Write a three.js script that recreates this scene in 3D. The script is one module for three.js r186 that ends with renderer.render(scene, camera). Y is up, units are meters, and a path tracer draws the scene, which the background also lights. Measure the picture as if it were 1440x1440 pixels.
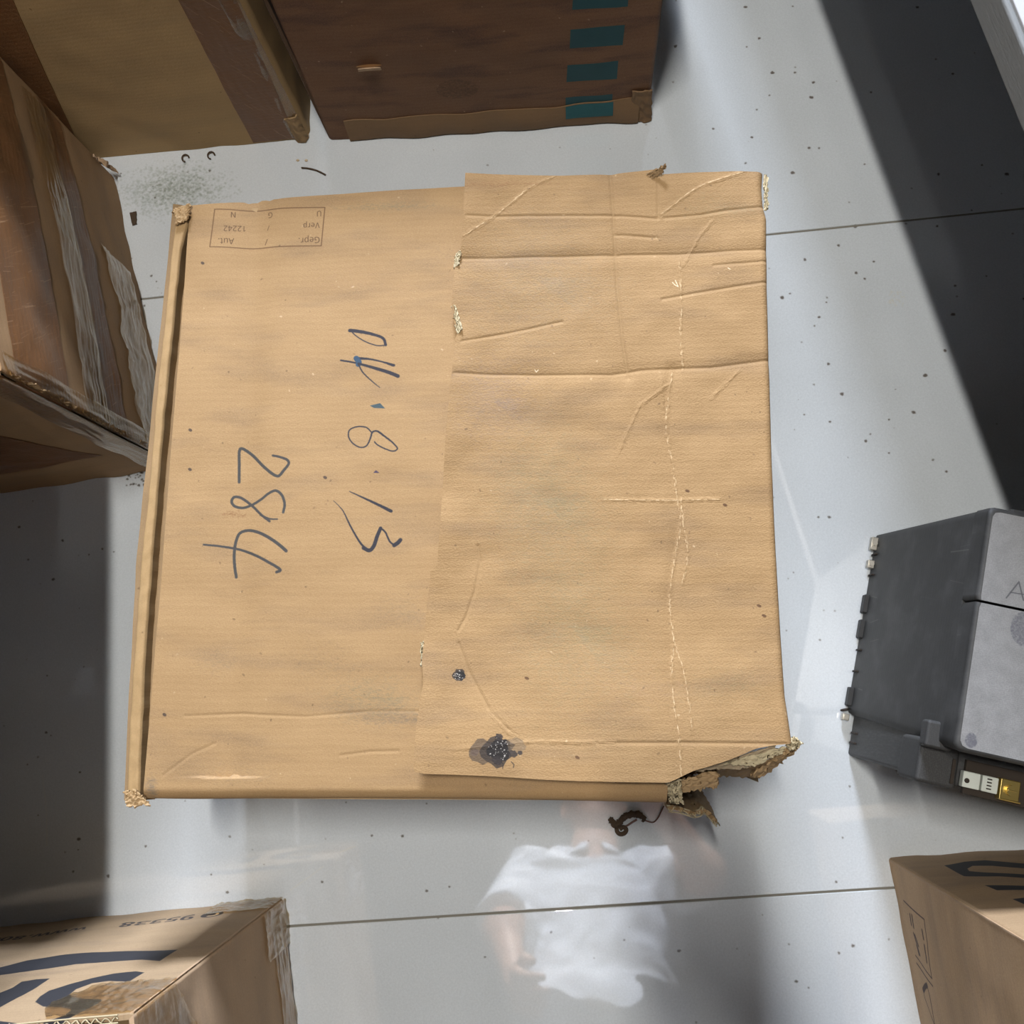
import * as THREE from 'three';
import { RoundedBoxGeometry } from 'three/addons/geometries/RoundedBoxGeometry.js';
import { mergeGeometries, mergeVertices, toCreasedNormals } from 'three/addons/utils/BufferGeometryUtils.js';
import { RectAreaLightUniformsLib } from 'three/addons/lights/RectAreaLightUniformsLib.js';
import { MarchingCubes } from 'three/addons/objects/MarchingCubes.js';
import { createNoise2D, createNoise3D } from 'simplex-noise';

// ---------------------------------------------------------------- camera, lamps, exposure
const scene = new THREE.Scene();
scene.background = new THREE.Color(0x000000);
const renderer = new THREE.WebGLRenderer({ antialias: true });
renderer.toneMapping = THREE.LinearToneMapping;
renderer.toneMappingExposure = 0.96;
renderer.shadowMap.enabled = true;
RectAreaLightUniformsLib.init();

const EYE = new THREE.Vector3(0, 1.13, 0);                 // a phone held 1.13 m above the tiles, looking almost straight down
const camera = new THREE.PerspectiveCamera(2 * Math.atan(720 / 1300) * 180 / Math.PI, 1, 0.02, 30);
const CAM = new THREE.Matrix4().makeBasis(                 // right, up and back of the lens in the room
  new THREE.Vector3(0.99758, -0.06956, 0), new THREE.Vector3(0.01186, 0.17013, -0.98535), new THREE.Vector3(0.06854, 0.98296, 0.17054));
camera.quaternion.setFromRotationMatrix(CAM);
camera.position.copy(EYE);
scene.add(camera);

const LAMP_Y = 2.55, LAMPS = [                             // three batten lamps hung in a row over the aisle: x, z, turn, radiance
  [-0.15, -0.30, 0.19, 720, 'near'], [-0.66, -3.0, 0.19, 100, 'far'], [0.38, 2.6, 0.19, 160, 'back'],
];
const WINDOW = { x: -0.4, y: 2.2, w: 1.0, h: 0.9, power: 300 };   // a frosted window at the far end of the aisle, in daylight
const LAMP_L = 0.45, LAMP_W = 0.045;

// ---------------------------------------------------------------- helpers
const rng = (a) => () => { a = (a + 0x6d2b79f5) | 0; let t = Math.imul(a ^ (a >>> 15), 1 | a); t = (t + Math.imul(t ^ (t >>> 7), 61 | t)) ^ t; return ((t ^ (t >>> 14)) >>> 0) / 4294967296; };
const n2 = createNoise2D(rng(11)), n3 = createNoise3D(rng(12));
const fbm = (x, y, o = 3) => { let s = 0, a = 0.5; for (let i = 0; i < o; i++) { s += a * n2(x, y); x = x * 2.03 + 7.1; y = y * 2.03 - 3.7; a *= 0.5; } return s; };
const V = (x, y, z) => new THREE.Vector3(x, y, z);
const lerp = THREE.MathUtils.lerp, clamp = THREE.MathUtils.clamp, sstep = THREE.MathUtils.smoothstep;
const used = {};
function numbered(name) { const k = used[name] = (used[name] ?? -1) + 1; return k ? name + '_' + String(k).padStart(3, '0') : name; }
function sh(o) { o.castShadow = true; o.receiveShadow = true; return o; }
function thing(name, label, category, pos = [0, 0, 0], turn = 0, group) {
  const o = new THREE.Group(); o.name = numbered(name); o.position.set(...pos); o.rotation.y = turn; scene.add(o);
  o.userData = { label, category }; if (group) o.userData.group = group;
  return o;
}
function part(name, geo, mat, parent, label) { const m = sh(new THREE.Mesh(geo, mat)); m.name = name; parent.add(m); if (label) m.userData.label = label; return m; }
function solo(name, label, category, geo, mat, group) { const m = sh(new THREE.Mesh(geo, mat)); m.name = numbered(name); m.userData = { label, category }; if (group) m.userData.group = group; scene.add(m); return m; }
function struct(name, geo, mat) { const m = geo ? sh(new THREE.Mesh(geo, mat)) : new THREE.Group(); m.name = name; m.userData.kind = 'structure'; scene.add(m); return m; }

// a sheet of card with two faces and an edge: fn(u, v) gives its outer face, n points out, th is its thickness
function sheet(fn, N, M, th, uv, flip = false, dir = null) {
  const pos = [], uvs = [], idx = [], P = [], n = new THREE.Vector3(), a = new THREE.Vector3(), b = new THREE.Vector3();
  for (let j = 0; j <= M; j++) for (let i = 0; i <= N; i++) P.push(fn(i / N, j / M));
  const at = (i, j) => P[clamp(j, 0, M) * (N + 1) + clamp(i, 0, N)], Q = [];
  for (let j = 0; j <= M; j++) for (let i = 0; i <= N; i++) {
    if (dir) n.copy(dir); else { a.subVectors(at(i + 1, j), at(i - 1, j)); b.subVectors(at(i, j + 1), at(i, j - 1)); n.crossVectors(a, b).normalize(); if (flip) n.negate(); }
    Q.push(at(i, j).clone().addScaledVector(n, -th));
  }
  const W = N + 1, K = P.length;
  for (const p of P) pos.push(p.x, p.y, p.z);
  for (const p of Q) pos.push(p.x, p.y, p.z);
  for (let s = 0; s < 2; s++) for (let j = 0; j <= M; j++) for (let i = 0; i <= N; i++) uvs.push(...(uv ? uv(i / N, j / M, P[j * W + i]) : [i / N, j / M]));
  const tri = (x, y, z, f) => f ? idx.push(x, z, y) : idx.push(x, y, z);
  for (let j = 0; j < M; j++) for (let i = 0; i < N; i++) {
    const p = j * W + i;
    tri(p, p + 1, p + W, flip); tri(p + 1, p + W + 1, p + W, flip);
    tri(K + p, K + p + W, K + p + 1, flip); tri(K + p + 1, K + p + W, K + p + W + 1, flip);
  }
  const rim = [];
  for (let i = 0; i < N; i++) rim.push(i); for (let j = 0; j < M; j++) rim.push(j * W + N);
  for (let i = N; i > 0; i--) rim.push(M * W + i); for (let j = M; j > 0; j--) rim.push(j * W);
  let base = pos.length / 3;
  for (let k = 0; k < rim.length; k++) {
    const p = rim[k], q = rim[(k + 1) % rim.length];
    for (const [s, t] of [[P, p], [P, q], [Q, p], [Q, q]]) { pos.push(s[t].x, s[t].y, s[t].z); uvs.push(uvs[t * 2], uvs[t * 2 + 1]); }
    tri(base, base + 2, base + 1, flip); tri(base + 1, base + 2, base + 3, flip); base += 4;
  }
  const g = new THREE.BufferGeometry();
  g.setAttribute('position', new THREE.Float32BufferAttribute(pos, 3)); g.setAttribute('uv', new THREE.Float32BufferAttribute(uvs, 2)); g.setIndex(idx); g.computeVertexNormals();
  return g;
}
const pairs = (f) => { const o = []; for (let i = 0; i < f.length; i += 2) o.push([f[i], f[i + 1]]); return o; };
// a point along a polyline whose axis k (0 = x, 1 = z) grows steadily
function along(line, k) {
  const p = pairs(line), lo = p[0][k], hi = p[p.length - 1][k];
  return (t) => { const w = lerp(lo, hi, t); let i = 0; while (i < p.length - 2 && (p[i + 1][k] - w) * Math.sign(hi - lo) < 0) i++; const f = clamp((w - p[i][k]) / (p[i + 1][k] - p[i][k]), 0, 1); return [lerp(p[i][0], p[i + 1][0], f), lerp(p[i][1], p[i + 1][1], f)]; };
}
function coons(top, bottom, left, right) {
  const T = along(top, 0), B = along(bottom, 0), L = along(left, 1), R = along(right, 1);
  const c = [T(0), T(1), B(0), B(1)];
  return (u, v) => { const t = T(u), b = B(u), l = L(v), r = R(v); return [0, 1].map((k) => (1 - v) * t[k] + v * b[k] + (1 - u) * l[k] + u * r[k] - ((1 - u) * (1 - v) * c[0][k] + u * (1 - v) * c[1][k] + (1 - u) * v * c[2][k] + u * v * c[3][k])); };
}
function tube(points, r, seg = 24, rad = 7) { return new THREE.TubeGeometry(new THREE.CatmullRomCurve3(points), seg, r, rad, false); }
function segDist(px, py, line) { let d = 1e9; for (let i = 0; i + 3 < line.length; i += 2) { const ax = line[i], ay = line[i + 1], bx = line[i + 2] - ax, by = line[i + 3] - ay; const t = clamp(((px - ax) * bx + (py - ay) * by) / (bx * bx + by * by + 1e-12), 0, 1); d = Math.min(d, Math.hypot(px - ax - t * bx, py - ay - t * by)); } return d; }
const merge = (list) => mergeGeometries(list.map((g) => { const q = g.index ? g.toNonIndexed() : g; for (const k of Object.keys(q.attributes)) if (!['position', 'normal', 'uv'].includes(k)) q.deleteAttribute(k); return q; }));
const bx = (w, h, d, x, y, z, r = 0.002) => new RoundedBoxGeometry(w, h, d, 2, Math.min(r, w / 2.01, h / 2.01, d / 2.01)).translate(x, y, z);

// ---------------------------------------------------------------- textures
function canvas(w, h) { const c = document.createElement('canvas'); c.width = w; c.height = h; return c; }
function texture(c, srgb = true, repeat = false) { const t = new THREE.CanvasTexture(c); if (srgb) t.colorSpace = THREE.SRGBColorSpace; t.wrapS = t.wrapT = repeat ? THREE.RepeatWrapping : THREE.ClampToEdgeWrapping; t.magFilter = THREE.LinearFilter; return t; }
// kraft card: fibre specks, faint flute lines, greyish handling dirt in blotches with a grain
function paintCard(ctx, w, h, wm, rgb, seed, o = {}) {
  const im = ctx.createImageData(w, h), d = im.data, r = rng(seed), px = wm / w, pitch = o.pitch ?? 0.0062, off = seed * 3.17;
  for (let y = 0; y < h; y++) for (let x = 0; x < w; x++) {
    const X = x * px, Y = y * px;
    const fib = n2(X * 260 + off, Y * 900) * 0.5 + n2(X * 700, Y * 700 + off) * 0.5;
    const fl = Math.sin((o.upright ? X : Y) / pitch * Math.PI * 2 + 1.2 * n2(X * 9 + off, Y * 9)) * (o.flute ?? 1);
    const bl = fbm(X * 7 + off, Y * 26, 4), dirt = Math.max(0, fbm(X * 5 - off, Y * 22 + off, 4) - 0.05) * (o.dirt ?? 1) * (0.2 + 1.6 * r());
    const g = (r() - 0.5) * 14 + fib * 5 + fl * 1.3 + bl * 6, i = (y * w + x) * 4;
    d[i] = rgb[0] + g - dirt * 24; d[i + 1] = rgb[1] + g * 0.96 - dirt * 19; d[i + 2] = rgb[2] + g * 0.85 - dirt * 9; d[i + 3] = 255;
  }
  ctx.putImageData(im, 0, 0);
  for (let k = 0; k < (o.specks ?? 120); k++) { ctx.fillStyle = `rgba(${r() < 0.3 ? '205,180,145' : '92,70,46'},${0.2 + 0.35 * r()})`; const s = (0.0003 + 0.0006 * r()) / px; ctx.beginPath(); ctx.ellipse(r() * w, r() * h, s * (1 + r()), s, r() * 3, 0, 7); ctx.fill(); }
}
function paintBump(ctx, w, h, wm, seed, o = {}) {
  const im = ctx.createImageData(w, h), d = im.data, px = wm / w, pitch = o.pitch ?? 0.0062, off = seed * 3.17, r = rng(seed + 5);
  for (let y = 0; y < h; y++) for (let x = 0; x < w; x++) {
    const X = x * px, Y = y * px, i = (y * w + x) * 4;
    const q = 128 + (o.flute ?? 4) * Math.sin((o.upright ? X : Y) / pitch * Math.PI * 2 + 1.2 * n2(X * 9 + off, Y * 9)) + 22 * fbm(X * 11 + off, Y * 11, 2) + 6 * n2(X * 300, Y * 500 + off) + (r() - 0.5) * 8;
    d[i] = d[i + 1] = d[i + 2] = q; d[i + 3] = 255;
  }
  ctx.putImageData(im, 0, 0);
}
const LIN = (c) => new THREE.Color(c);
const CARD = [155, 125, 85];
const genC = canvas(768, 768); paintCard(genC.getContext('2d'), 768, 768, 0.5, [255 * 0.92, 255 * 0.92, 255 * 0.92], 3, { dirt: 0.5 });
const genB = canvas(768, 768); paintBump(genB.getContext('2d'), 768, 768, 0.5, 3);
const genCT = texture(genC, true, true), genBT = texture(genB, false, true);
genCT.repeat.set(2, 2); genBT.repeat.set(2, 2);             // uv in metres, the tile is half a metre
const card = (hex) => new THREE.MeshStandardMaterial({ color: hex, map: genCT, bumpMap: genBT, bumpScale: 0.0012, roughness: 0.82 });
const M = {
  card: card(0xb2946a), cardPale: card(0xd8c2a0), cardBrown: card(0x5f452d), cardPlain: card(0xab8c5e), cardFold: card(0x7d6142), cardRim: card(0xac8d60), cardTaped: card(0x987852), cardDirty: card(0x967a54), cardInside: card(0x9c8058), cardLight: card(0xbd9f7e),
  teal: card(0x1f5a60), torn: card(0xc6b793), tornGrey: card(0xa59376),
  brownTape: null, oldTape: new THREE.MeshPhysicalMaterial({ color: 0x7a4d28, roughness: 0.28, bumpMap: genBT, bumpScale: 0.0015, ior: 1.5 }),
  clearTape: new THREE.MeshPhysicalMaterial({ color: 0xf0e6d2, roughness: 0.12, transmission: 0.97, thickness: 0, bumpMap: genBT, bumpScale: 0.004 }),
 rim: new THREE.MeshStandardMaterial({ color: 0x2c241c, roughness: 0.9 }),
};

{ // packing tape: brown film, scuffed across by fine pale scratches
  const c = canvas(1024, 1024), x = c.getContext('2d'), r = rng(17); x.fillStyle = '#6b4a2e'; x.fillRect(0, 0, 1024, 1024);
  for (let k = 0; k < 9000; k++) { x.fillStyle = `rgba(${r() < 0.5 ? '58,36,20' : '128,96,64'},0.10)`; x.fillRect(r() * 1024, r() * 1024, 3 + 60 * r(), 1 + 2 * r()); }
  for (let k = 0; k < 420; k++) { const a = r() * 1024, b = r() * 1024, l = 20 + 150 * r() * r(), t = 0.9 + 0.25 * r(); x.strokeStyle = `rgba(206,180,148,${0.10 + 0.4 * r() * r()})`; x.lineWidth = 1.2 + 4.5 * r() * r() * r(); x.beginPath(); x.moveTo(a, b); x.lineTo(a + Math.cos(t) * l, b + Math.sin(t) * l); x.stroke(); }
  const t = texture(c, true, true); t.repeat.set(4, 4);
  M.brownTape = new THREE.MeshPhysicalMaterial({ map: t, roughness: 0.38, specularIntensity: 0.5, bumpMap: genBT, bumpScale: 0.0022 });
}
// ---------------------------------------------------------------- the setting: tiled floor, walls, ceiling
const FX = 2.0, FR = 2048;                                    // the marks on the tiles are drawn on a 2 m square round the box
const floorC = canvas(FR, FR);
{
  const ctx = floorC.getContext('2d'), im = ctx.createImageData(FR, FR), d = im.data, r = rng(21);
  for (let y = 0; y < FR; y++) for (let x = 0; x < FR; x++) {
    const X = x / FR * FX, Y = y / FR * FX, i = (y * FR + x) * 4, g = (r() - 0.5) * 6 + 5 * n2(X * 340, Y * 340) + 4 * fbm(X * 5, Y * 5, 3);
    d[i] = 204 + g; d[i + 1] = 210 + g; d[i + 2] = 213 + g; d[i + 3] = 255;
  }
  ctx.putImageData(im, 0, 0);
  const at = (x, z) => [(x + 1) / FX * FR, (z + 1) / FX * FR];
  const spot = (x, z, s, a = 0.85, col = '52,40,30') => { const [px, py] = at(x, z), k = s / FX * FR; ctx.fillStyle = `rgba(${col},${a})`; ctx.beginPath(); for (let q = 0; q < 9; q++) { const t = q / 9 * 6.283, e = k * (0.65 + 0.6 * r()); ctx.lineTo(px + Math.cos(t) * e * 1.2, py + Math.sin(t) * e); } ctx.fill(); };
  // rust-brown specks, the ones the photograph shows
  pairs([0.2528, -0.8346, 0.2672, -0.7834, 0.2354, -0.8228, 0.2968, -0.7819, 0.3199, -0.7663, 0.316, -0.7448, 0.262, -0.7504, 0.322, -0.6722, 0.3094, -0.6727, 0.2867, -0.6385, 0.3783, -0.6468, 0.3929, -0.7484, 0.2957, -0.5182, 0.3613, -0.5616, 0.3191, -0.4601, 0.3812, -0.5126, 0.3583, -0.498, 0.2648, -0.4683, 0.2747, -0.4728, 0.3092, -0.4405, 0.317, -0.3786, 0.4331, -0.3612, 0.284, -0.3141, 0.3145, -0.3045, 0.3566, -0.2793, 0.3312, -0.3396, 0.3828, -0.2637, 0.4493, -0.2396, 0.4595, -0.3927, 0.4726, -0.4397, 0.5246, -0.6398, 0.4987, -0.77, 0.4698, -0.6292, 0.5542, -0.6258, 0.5172, -0.4892, 0.4781, -0.4772, 0.4607, -0.8699, 0.2361, -0.8824, 0.299, -0.88, 0.187, -0.7055, 0.2363, -0.6911, 0.1415, -0.8287, 0.2329, -0.5938, 0.4626, -0.558, 0.5599, -0.4578, 0.416, -0.3142, 0.3857, -0.3058, 0.3683, -0.49, 0.3385, -0.5362]).forEach(([x, z], i) => spot(x, z, [0.0017, 0.0022, 0.0011, 0.0014][i % 4], 0.65));
  pairs([-0.7153, -0.1842, -0.6558, -0.166, -0.6194, -0.1474, -0.6022, -0.1545, -0.6637, -0.1159, -0.6614, 0.0044, -0.6562, 0.0737, -0.6039, 0.1992, -0.6038, 0.2115, -0.6079, 0.2368, -0.5642, 0.2411, -0.5869, -0.1507, -0.5201, 0.2064, -0.4167, 0.2574, -0.4377, 0.2377, -0.3032, 0.2437, -0.1787, 0.2521, -0.152, 0.247, -0.2451, 0.1909, -0.2085, 0.1913, -0.11, 0.3231, -0.0337, 0.2948, 0.2407, 0.3416, 0.2537, 0.348, 0.2894, 0.3107, 0.3659, 0.0449, 0.3843, -0.1386, 0.2942, -0.1854, 0.3068, -0.1853, 0.2876, -0.0374, 0.3471, 0.0853, 0.1115, 0.312, 0.0498, 0.3017, 0.2907, 0.2349, 0.3054, 0.3029, -0.5699, -0.6529, -0.5658, -0.636, -0.563, -0.5229, -0.5556, -0.5146, -0.5699, -0.4808, -0.4915, -0.6729, -0.1803, 0.1538]).forEach(([x, z], i) => spot(x, z, [0.0014, 0.0017, 0.001][i % 3], 0.65, '60,52,44'));
  for (let k = 0; k < 520; k++) spot(r() * 2 - 1, r() * 2 - 1, 0.0005 + 0.0009 * r(), 0.35 + 0.3 * r(), '70,62,52');
  // grey-green scuffed dirt by the taped box, crumbs of grit by its near corner
  const [s0x, s0z] = [-0.5395, -0.6454], [s1x, s1z] = [-0.5563, -0.2464];
  for (let k = 0; k < 2600; k++) { const t = r() * 6.283, q = Math.sqrt(-Math.log(1 - r() * 0.97)) * 0.034; spot(s0x + Math.cos(t) * q * 1.5, s0z + Math.sin(t) * q * 0.75, 0.0006 + 0.0012 * r(), 0.10, '86,92,70'); }
  for (let k = 0; k < 46; k++) spot(s1x + (r() - 0.5) * 0.05, s1z + (r() - 0.5) * 0.022, 0.0006 + 0.0014 * r(), 0.7, '56,50,42');
  // pale scratches and scuffs
  for (const [x0, z0, x1, z1] of [[-0.3412, 0.2538, -0.3021, 0.2261], [0.3942, -0.4579, 0.4061, -0.4529], [0.2098, 0.2477, 0.2215, 0.2529], [-0.2644, 0.2032, -0.283, 0.2099], [-0.6562, 0.1247, -0.6433, 0.2079]]) {
    const a = at(x0, z0), b = at(x1, z1); ctx.strokeStyle = 'rgba(214,214,206,0.45)'; ctx.lineWidth = 1.4; ctx.beginPath(); ctx.moveTo(...a); ctx.lineTo((a[0] + b[0]) / 2 + 2, (a[1] + b[1]) / 2 - 1); ctx.lineTo(...b); ctx.stroke();
  }
  for (let k = 0; k < 40; k++) { const [x, z] = [0.4067, -0.4623]; spot(x + (r() - 0.5) * 0.02, z + (r() - 0.5) * 0.02, 0.0005 + 0.0008 * r(), 0.7, '206,206,196'); }
}
const floorT = texture(floorC); floorT.wrapS = floorT.wrapT = THREE.MirroredRepeatWrapping;
M.tile = new THREE.MeshPhysicalMaterial({ map: floorT, roughness: 0.035, ior: 2.2 });
M.grout = new THREE.MeshStandardMaterial({ color: 0x77746a, roughness: 0.95 });
M.wall = new THREE.MeshStandardMaterial({ color: 0x403d38, roughness: 0.9, bumpMap: genBT, bumpScale: 0.002 });
M.ceiling = new THREE.MeshStandardMaterial({ color: 0x45423d, roughness: 0.95 });
const ROOM = { x0: -1.75, x1: 1.75, z0: -4.7, z1: 4.2, h: 2.95 };
{
  const floor = struct('floor');
  const W = ROOM.x1 - ROOM.x0, D = ROOM.z1 - ROOM.z0, cx = (ROOM.x0 + ROOM.x1) / 2, cz = (ROOM.z0 + ROOM.z1) / 2;
  part('grout_bed', new THREE.BoxGeometry(W + 0.4, 0.06, D + 0.4).translate(cx, -0.0312, cz), M.grout, floor);
  const J = [-0.559, -0.4925, 0.26, -0.5554, -0.336, 0.298, 0.3489, 0.2364], ang = Math.atan2(J[3] - J[1], J[2] - J[0]), TW = 1.6, TD = 0.8, gap = 0.0026;
  const dx = V(Math.cos(ang), 0, Math.sin(ang)), dz = V(-dx.z, 0, dx.x), o = V((J[4] + J[6]) / 2, 0, (J[5] + J[7]) / 2);  // on the joint nearest the photographer
  const inside = (p) => p.x > ROOM.x0 - 1 && p.x < ROOM.x1 + 1 && p.z > ROOM.z0 - 0.6 && p.z < ROOM.z1 + 0.6;
  for (let j = -7; j <= 5; j++) for (let i = -3; i <= 2; i++) {
    const c = o.clone().addScaledVector(dx, (i + 0.5) * TW - 0.8 - o.x + 0.02).addScaledVector(dz, (j + 0.5) * TD);
    if (!inside(c)) continue;
    const g = new RoundedBoxGeometry(TW - gap, 0.012, TD - gap, 2, 0.0009), p = g.attributes.position, uv = g.attributes.uv;
    g.rotateY(-ang).translate(c.x, -0.006, c.z);
    for (let k = 0; k < p.count; k++) uv.setXY(k, (p.getX(k) + 1) / FX, 1 - (p.getZ(k) + 1) / FX);
    part(numbered('floor_tile'), g, M.tile, floor);
  }
  struct('wall_left', new THREE.BoxGeometry(0.12, ROOM.h, D + 0.24).translate(ROOM.x0 - 0.06, ROOM.h / 2, cz), M.wall);
  struct('wall_right', new THREE.BoxGeometry(0.12, ROOM.h, D + 0.24).translate(ROOM.x1 + 0.06, ROOM.h / 2, cz), M.wall);
  { // the wall at the far end of the aisle has a frosted window in it
    const w = WINDOW, s = new THREE.Shape([[ROOM.x0, 0], [ROOM.x1, 0], [ROOM.x1, ROOM.h], [ROOM.x0, ROOM.h]].map((p) => new THREE.Vector2(...p)));
    s.holes.push(new THREE.Path([[w.x - w.w / 2, w.y - w.h / 2], [w.x - w.w / 2, w.y + w.h / 2], [w.x + w.w / 2, w.y + w.h / 2], [w.x + w.w / 2, w.y - w.h / 2]].map((p) => new THREE.Vector2(...p))));
    struct('wall_back', new THREE.ExtrudeGeometry(s, { depth: 0.12, bevelEnabled: false }).translate(0, 0, ROOM.z0 - 0.12), M.wall);
    const win = struct('window_1'); win.position.set(w.x, w.y, ROOM.z0 - 0.05);
    const fm = new THREE.MeshStandardMaterial({ color: 0xb9bab8, roughness: 0.5 });
    const pane = new THREE.MeshStandardMaterial({ color: 0xffffff, emissive: 0xe4edff, emissiveIntensity: 3, roughness: 0.6 });
    part('window_frame', merge([bx(w.w, 0.04, 0.06, 0, w.h / 2 - 0.02, 0), bx(w.w, 0.04, 0.06, 0, 0.02 - w.h / 2, 0), bx(0.04, w.h, 0.06, 0.02 - w.w / 2, 0, 0), bx(0.04, w.h, 0.06, w.w / 2 - 0.02, 0, 0), bx(0.03, w.h, 0.05, 0, 0, 0)]), fm, win);
    for (const k of [-1, 1]) part('window_pane', new THREE.BoxGeometry(w.w / 2 - 0.04, w.h - 0.06, 0.008).translate(k * (w.w / 4 - 0.005), 0, 0), pane, win);
    const l = new THREE.RectAreaLight(0xe4edff, w.power, w.w - 0.06, w.h - 0.06); l.position.set(0, 0, 0.034); l.rotation.y = Math.PI; l.name = 'window_light'; win.add(l);
  }
  struct('wall_front', new THREE.BoxGeometry(W, ROOM.h, 0.12).translate(cx, ROOM.h / 2, ROOM.z1 + 0.06), M.wall);
  struct('ceiling', new THREE.BoxGeometry(W + 0.24, 0.12, D + 0.24).translate(cx, ROOM.h + 0.06, cz), M.ceiling);
}
// ---------------------------------------------------------------- the lamps over the aisle
M.lampBody = new THREE.MeshStandardMaterial({ color: 0xd8d8d4, roughness: 0.45 });
M.glow = new THREE.MeshStandardMaterial({ color: 0xffffff, emissive: 0xfffaf4, emissiveIntensity: 4, roughness: 0.5 });
for (const [x, z, turn, power, which] of LAMPS) {
  const t = thing('batten_lamp', { near: 'white batten lamp hung over the big box between the benches', far: 'white batten lamp at the far end of the aisle behind the stored boxes', back: 'white batten lamp behind the person taking the picture' }[which], 'lamp', [x, LAMP_Y, z], turn);
  part('housing', bx(0.06, 0.05, LAMP_L + 0.04, 0, 0.032, 0, 0.008), M.lampBody, t);
  part('diffuser', bx(LAMP_W, 0.012, LAMP_L, 0, 0.003, 0, 0.005), M.glow, t);
  for (const s of [-1, 1]) part('hanger', new THREE.CylinderGeometry(0.003, 0.003, ROOM.h - LAMP_Y - 0.05, 8).translate(0, (ROOM.h - LAMP_Y) / 2 + 0.028, s * LAMP_L * 0.4), M.lampBody, t);
  const l = new THREE.RectAreaLight(0xfffaf4, power, LAMP_W, LAMP_L);
  l.position.set(0, -0.006, 0); l.rotation.x = -Math.PI / 2; l.name = 'lamp_light'; t.add(l);
}
// ---------------------------------------------------------------- cartons
// four walls of card over the base corners Q (front-left, front-right, back-right, back-left seen from above), each wall a panel with rounded corners
function carton(t, Q, h, o = {}) {
  const O = t.position, rc = o.rc ?? 0.006, th = 0.004, names = ['front_panel', 'right_panel', 'back_panel', 'left_panel'], out = {};
  const lean = o.lean ?? [0, 0, 0, 0];
  const frame = (i) => { const p = Q[i], q = Q[(i + 1) % 4], L = Math.hypot(q[0] - p[0], q[1] - p[1]), d = V((q[0] - p[0]) / L, 0, (q[1] - p[1]) / L); return { p: V(p[0] - O.x, 0, p[1] - O.z), d, n: V(-d.z, 0, d.x), L }; };
  const surf = (i, s, y, off = 0) => {                         // a point on wall i, s along it from its left end, y up
    const f = frame(i), k = rc * 0.785, a = Math.PI / 4;
    let e = clamp(s, rc, f.L - rc), q = off, ph = 0, sg = 0;
    if (s < rc) { ph = a * (1 - s / rc); sg = -1; } else if (s > f.L - rc) { ph = a * (1 - (f.L - s) / rc); sg = 1; }
    const bulge = (o.bulge ?? 0.004) * Math.sin(Math.PI * clamp(s / f.L, 0, 1)) * Math.sin(Math.PI * clamp(y / h, 0, 1)) + (o.rough ?? 0.0012) * n3(s * 14 + i * 9, y * 14, (o.seed ?? 1) * 5) * Math.min(1, s / 0.02, (f.L - s) / 0.02);
    const r = rc + off, pt = f.p.clone().addScaledVector(f.d, e + sg * Math.sin(ph) * r).addScaledVector(f.n, -rc + Math.cos(ph) * r + bulge);
    const w = s / f.L; pt.addScaledVector(f.d, y * lerp(lean[i], lean[(i + 1) % 4], w)); pt.y = y; return pt;
  };
  for (let i = 0; i < 4; i++) {
    const f = frame(i), pn = o.panels?.[i] ?? {}, cols = [0, 0.2, 0.4, 0.6, 0.8, 1].map((x) => x * rc), mid = o.mid ?? 36;
    for (let k = 1; k < mid; k++) cols.push(rc + (f.L - 2 * rc) * k / mid);
    cols.push(...[1, 0.8, 0.6, 0.4, 0.2, 0].map((x) => f.L - x * rc));
    const [cut0, cut1] = pn.split ?? [0, 0]; for (let k = 0; k < cols.length; k++) cols[k] = clamp(cols[k], cut0 + k * 1e-5, f.L - cut1 - (cols.length - k) * 1e-5);   // a split corner leaves a slit into the box
    const rows = o.rows ?? 30, N = cols.length - 1, ragged = pn.ragged ?? 0;
    out[names[i]] = part(names[i], sheet((u, v) => { const s = cols[Math.round(u * N)]; return surf(i, s, 0.0006 + v * (h - 0.0006) + (v === 1 ? ragged * n2(s * 160, i) : 0)); }, N, rows, th, (u, v) => { const s = cols[Math.round(u * N)]; return pn.fit ? [s / f.L, v] : [s, v * h]; }), pn.mat ?? o.mat ?? M.card, t);
  }
  part('bottom_panel', new THREE.ShapeGeometry(new THREE.Shape(Q.map((q) => new THREE.Vector2(q[0] - O.x, -(q[1] - O.z))).map((v) => v.multiplyScalar(0.99)))).rotateX(-Math.PI / 2).translate(0, 0.003, 0), M.cardInside, t);
  if (o.top !== false) {                                       // two long flaps meeting along the middle
    const at = (a, b) => { const P = (i) => V(Q[i][0] - O.x, 0, Q[i][1] - O.z).addScaledVector(frame(i).d, h * lean[i]); return P(0).lerp(P(1), a).lerp(P(3).lerp(P(2), a), b); };
    for (const [b0, b1] of [[0.002, 0.497], [0.503, 0.998]]) part('top_flap', sheet((u, v) => { const p = at(lerp(0.004, 0.996, u), lerp(b0, b1, v)); p.y = h + 0.0045 + 0.002 * n2(u * 4, v * 4 + b0); return p; }, 20, 10, 0.004, (u, v, p) => [p.x, p.z]), o.topMat ?? o.mat ?? M.card, t);
  }
  return { surf, frame };
}
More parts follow.
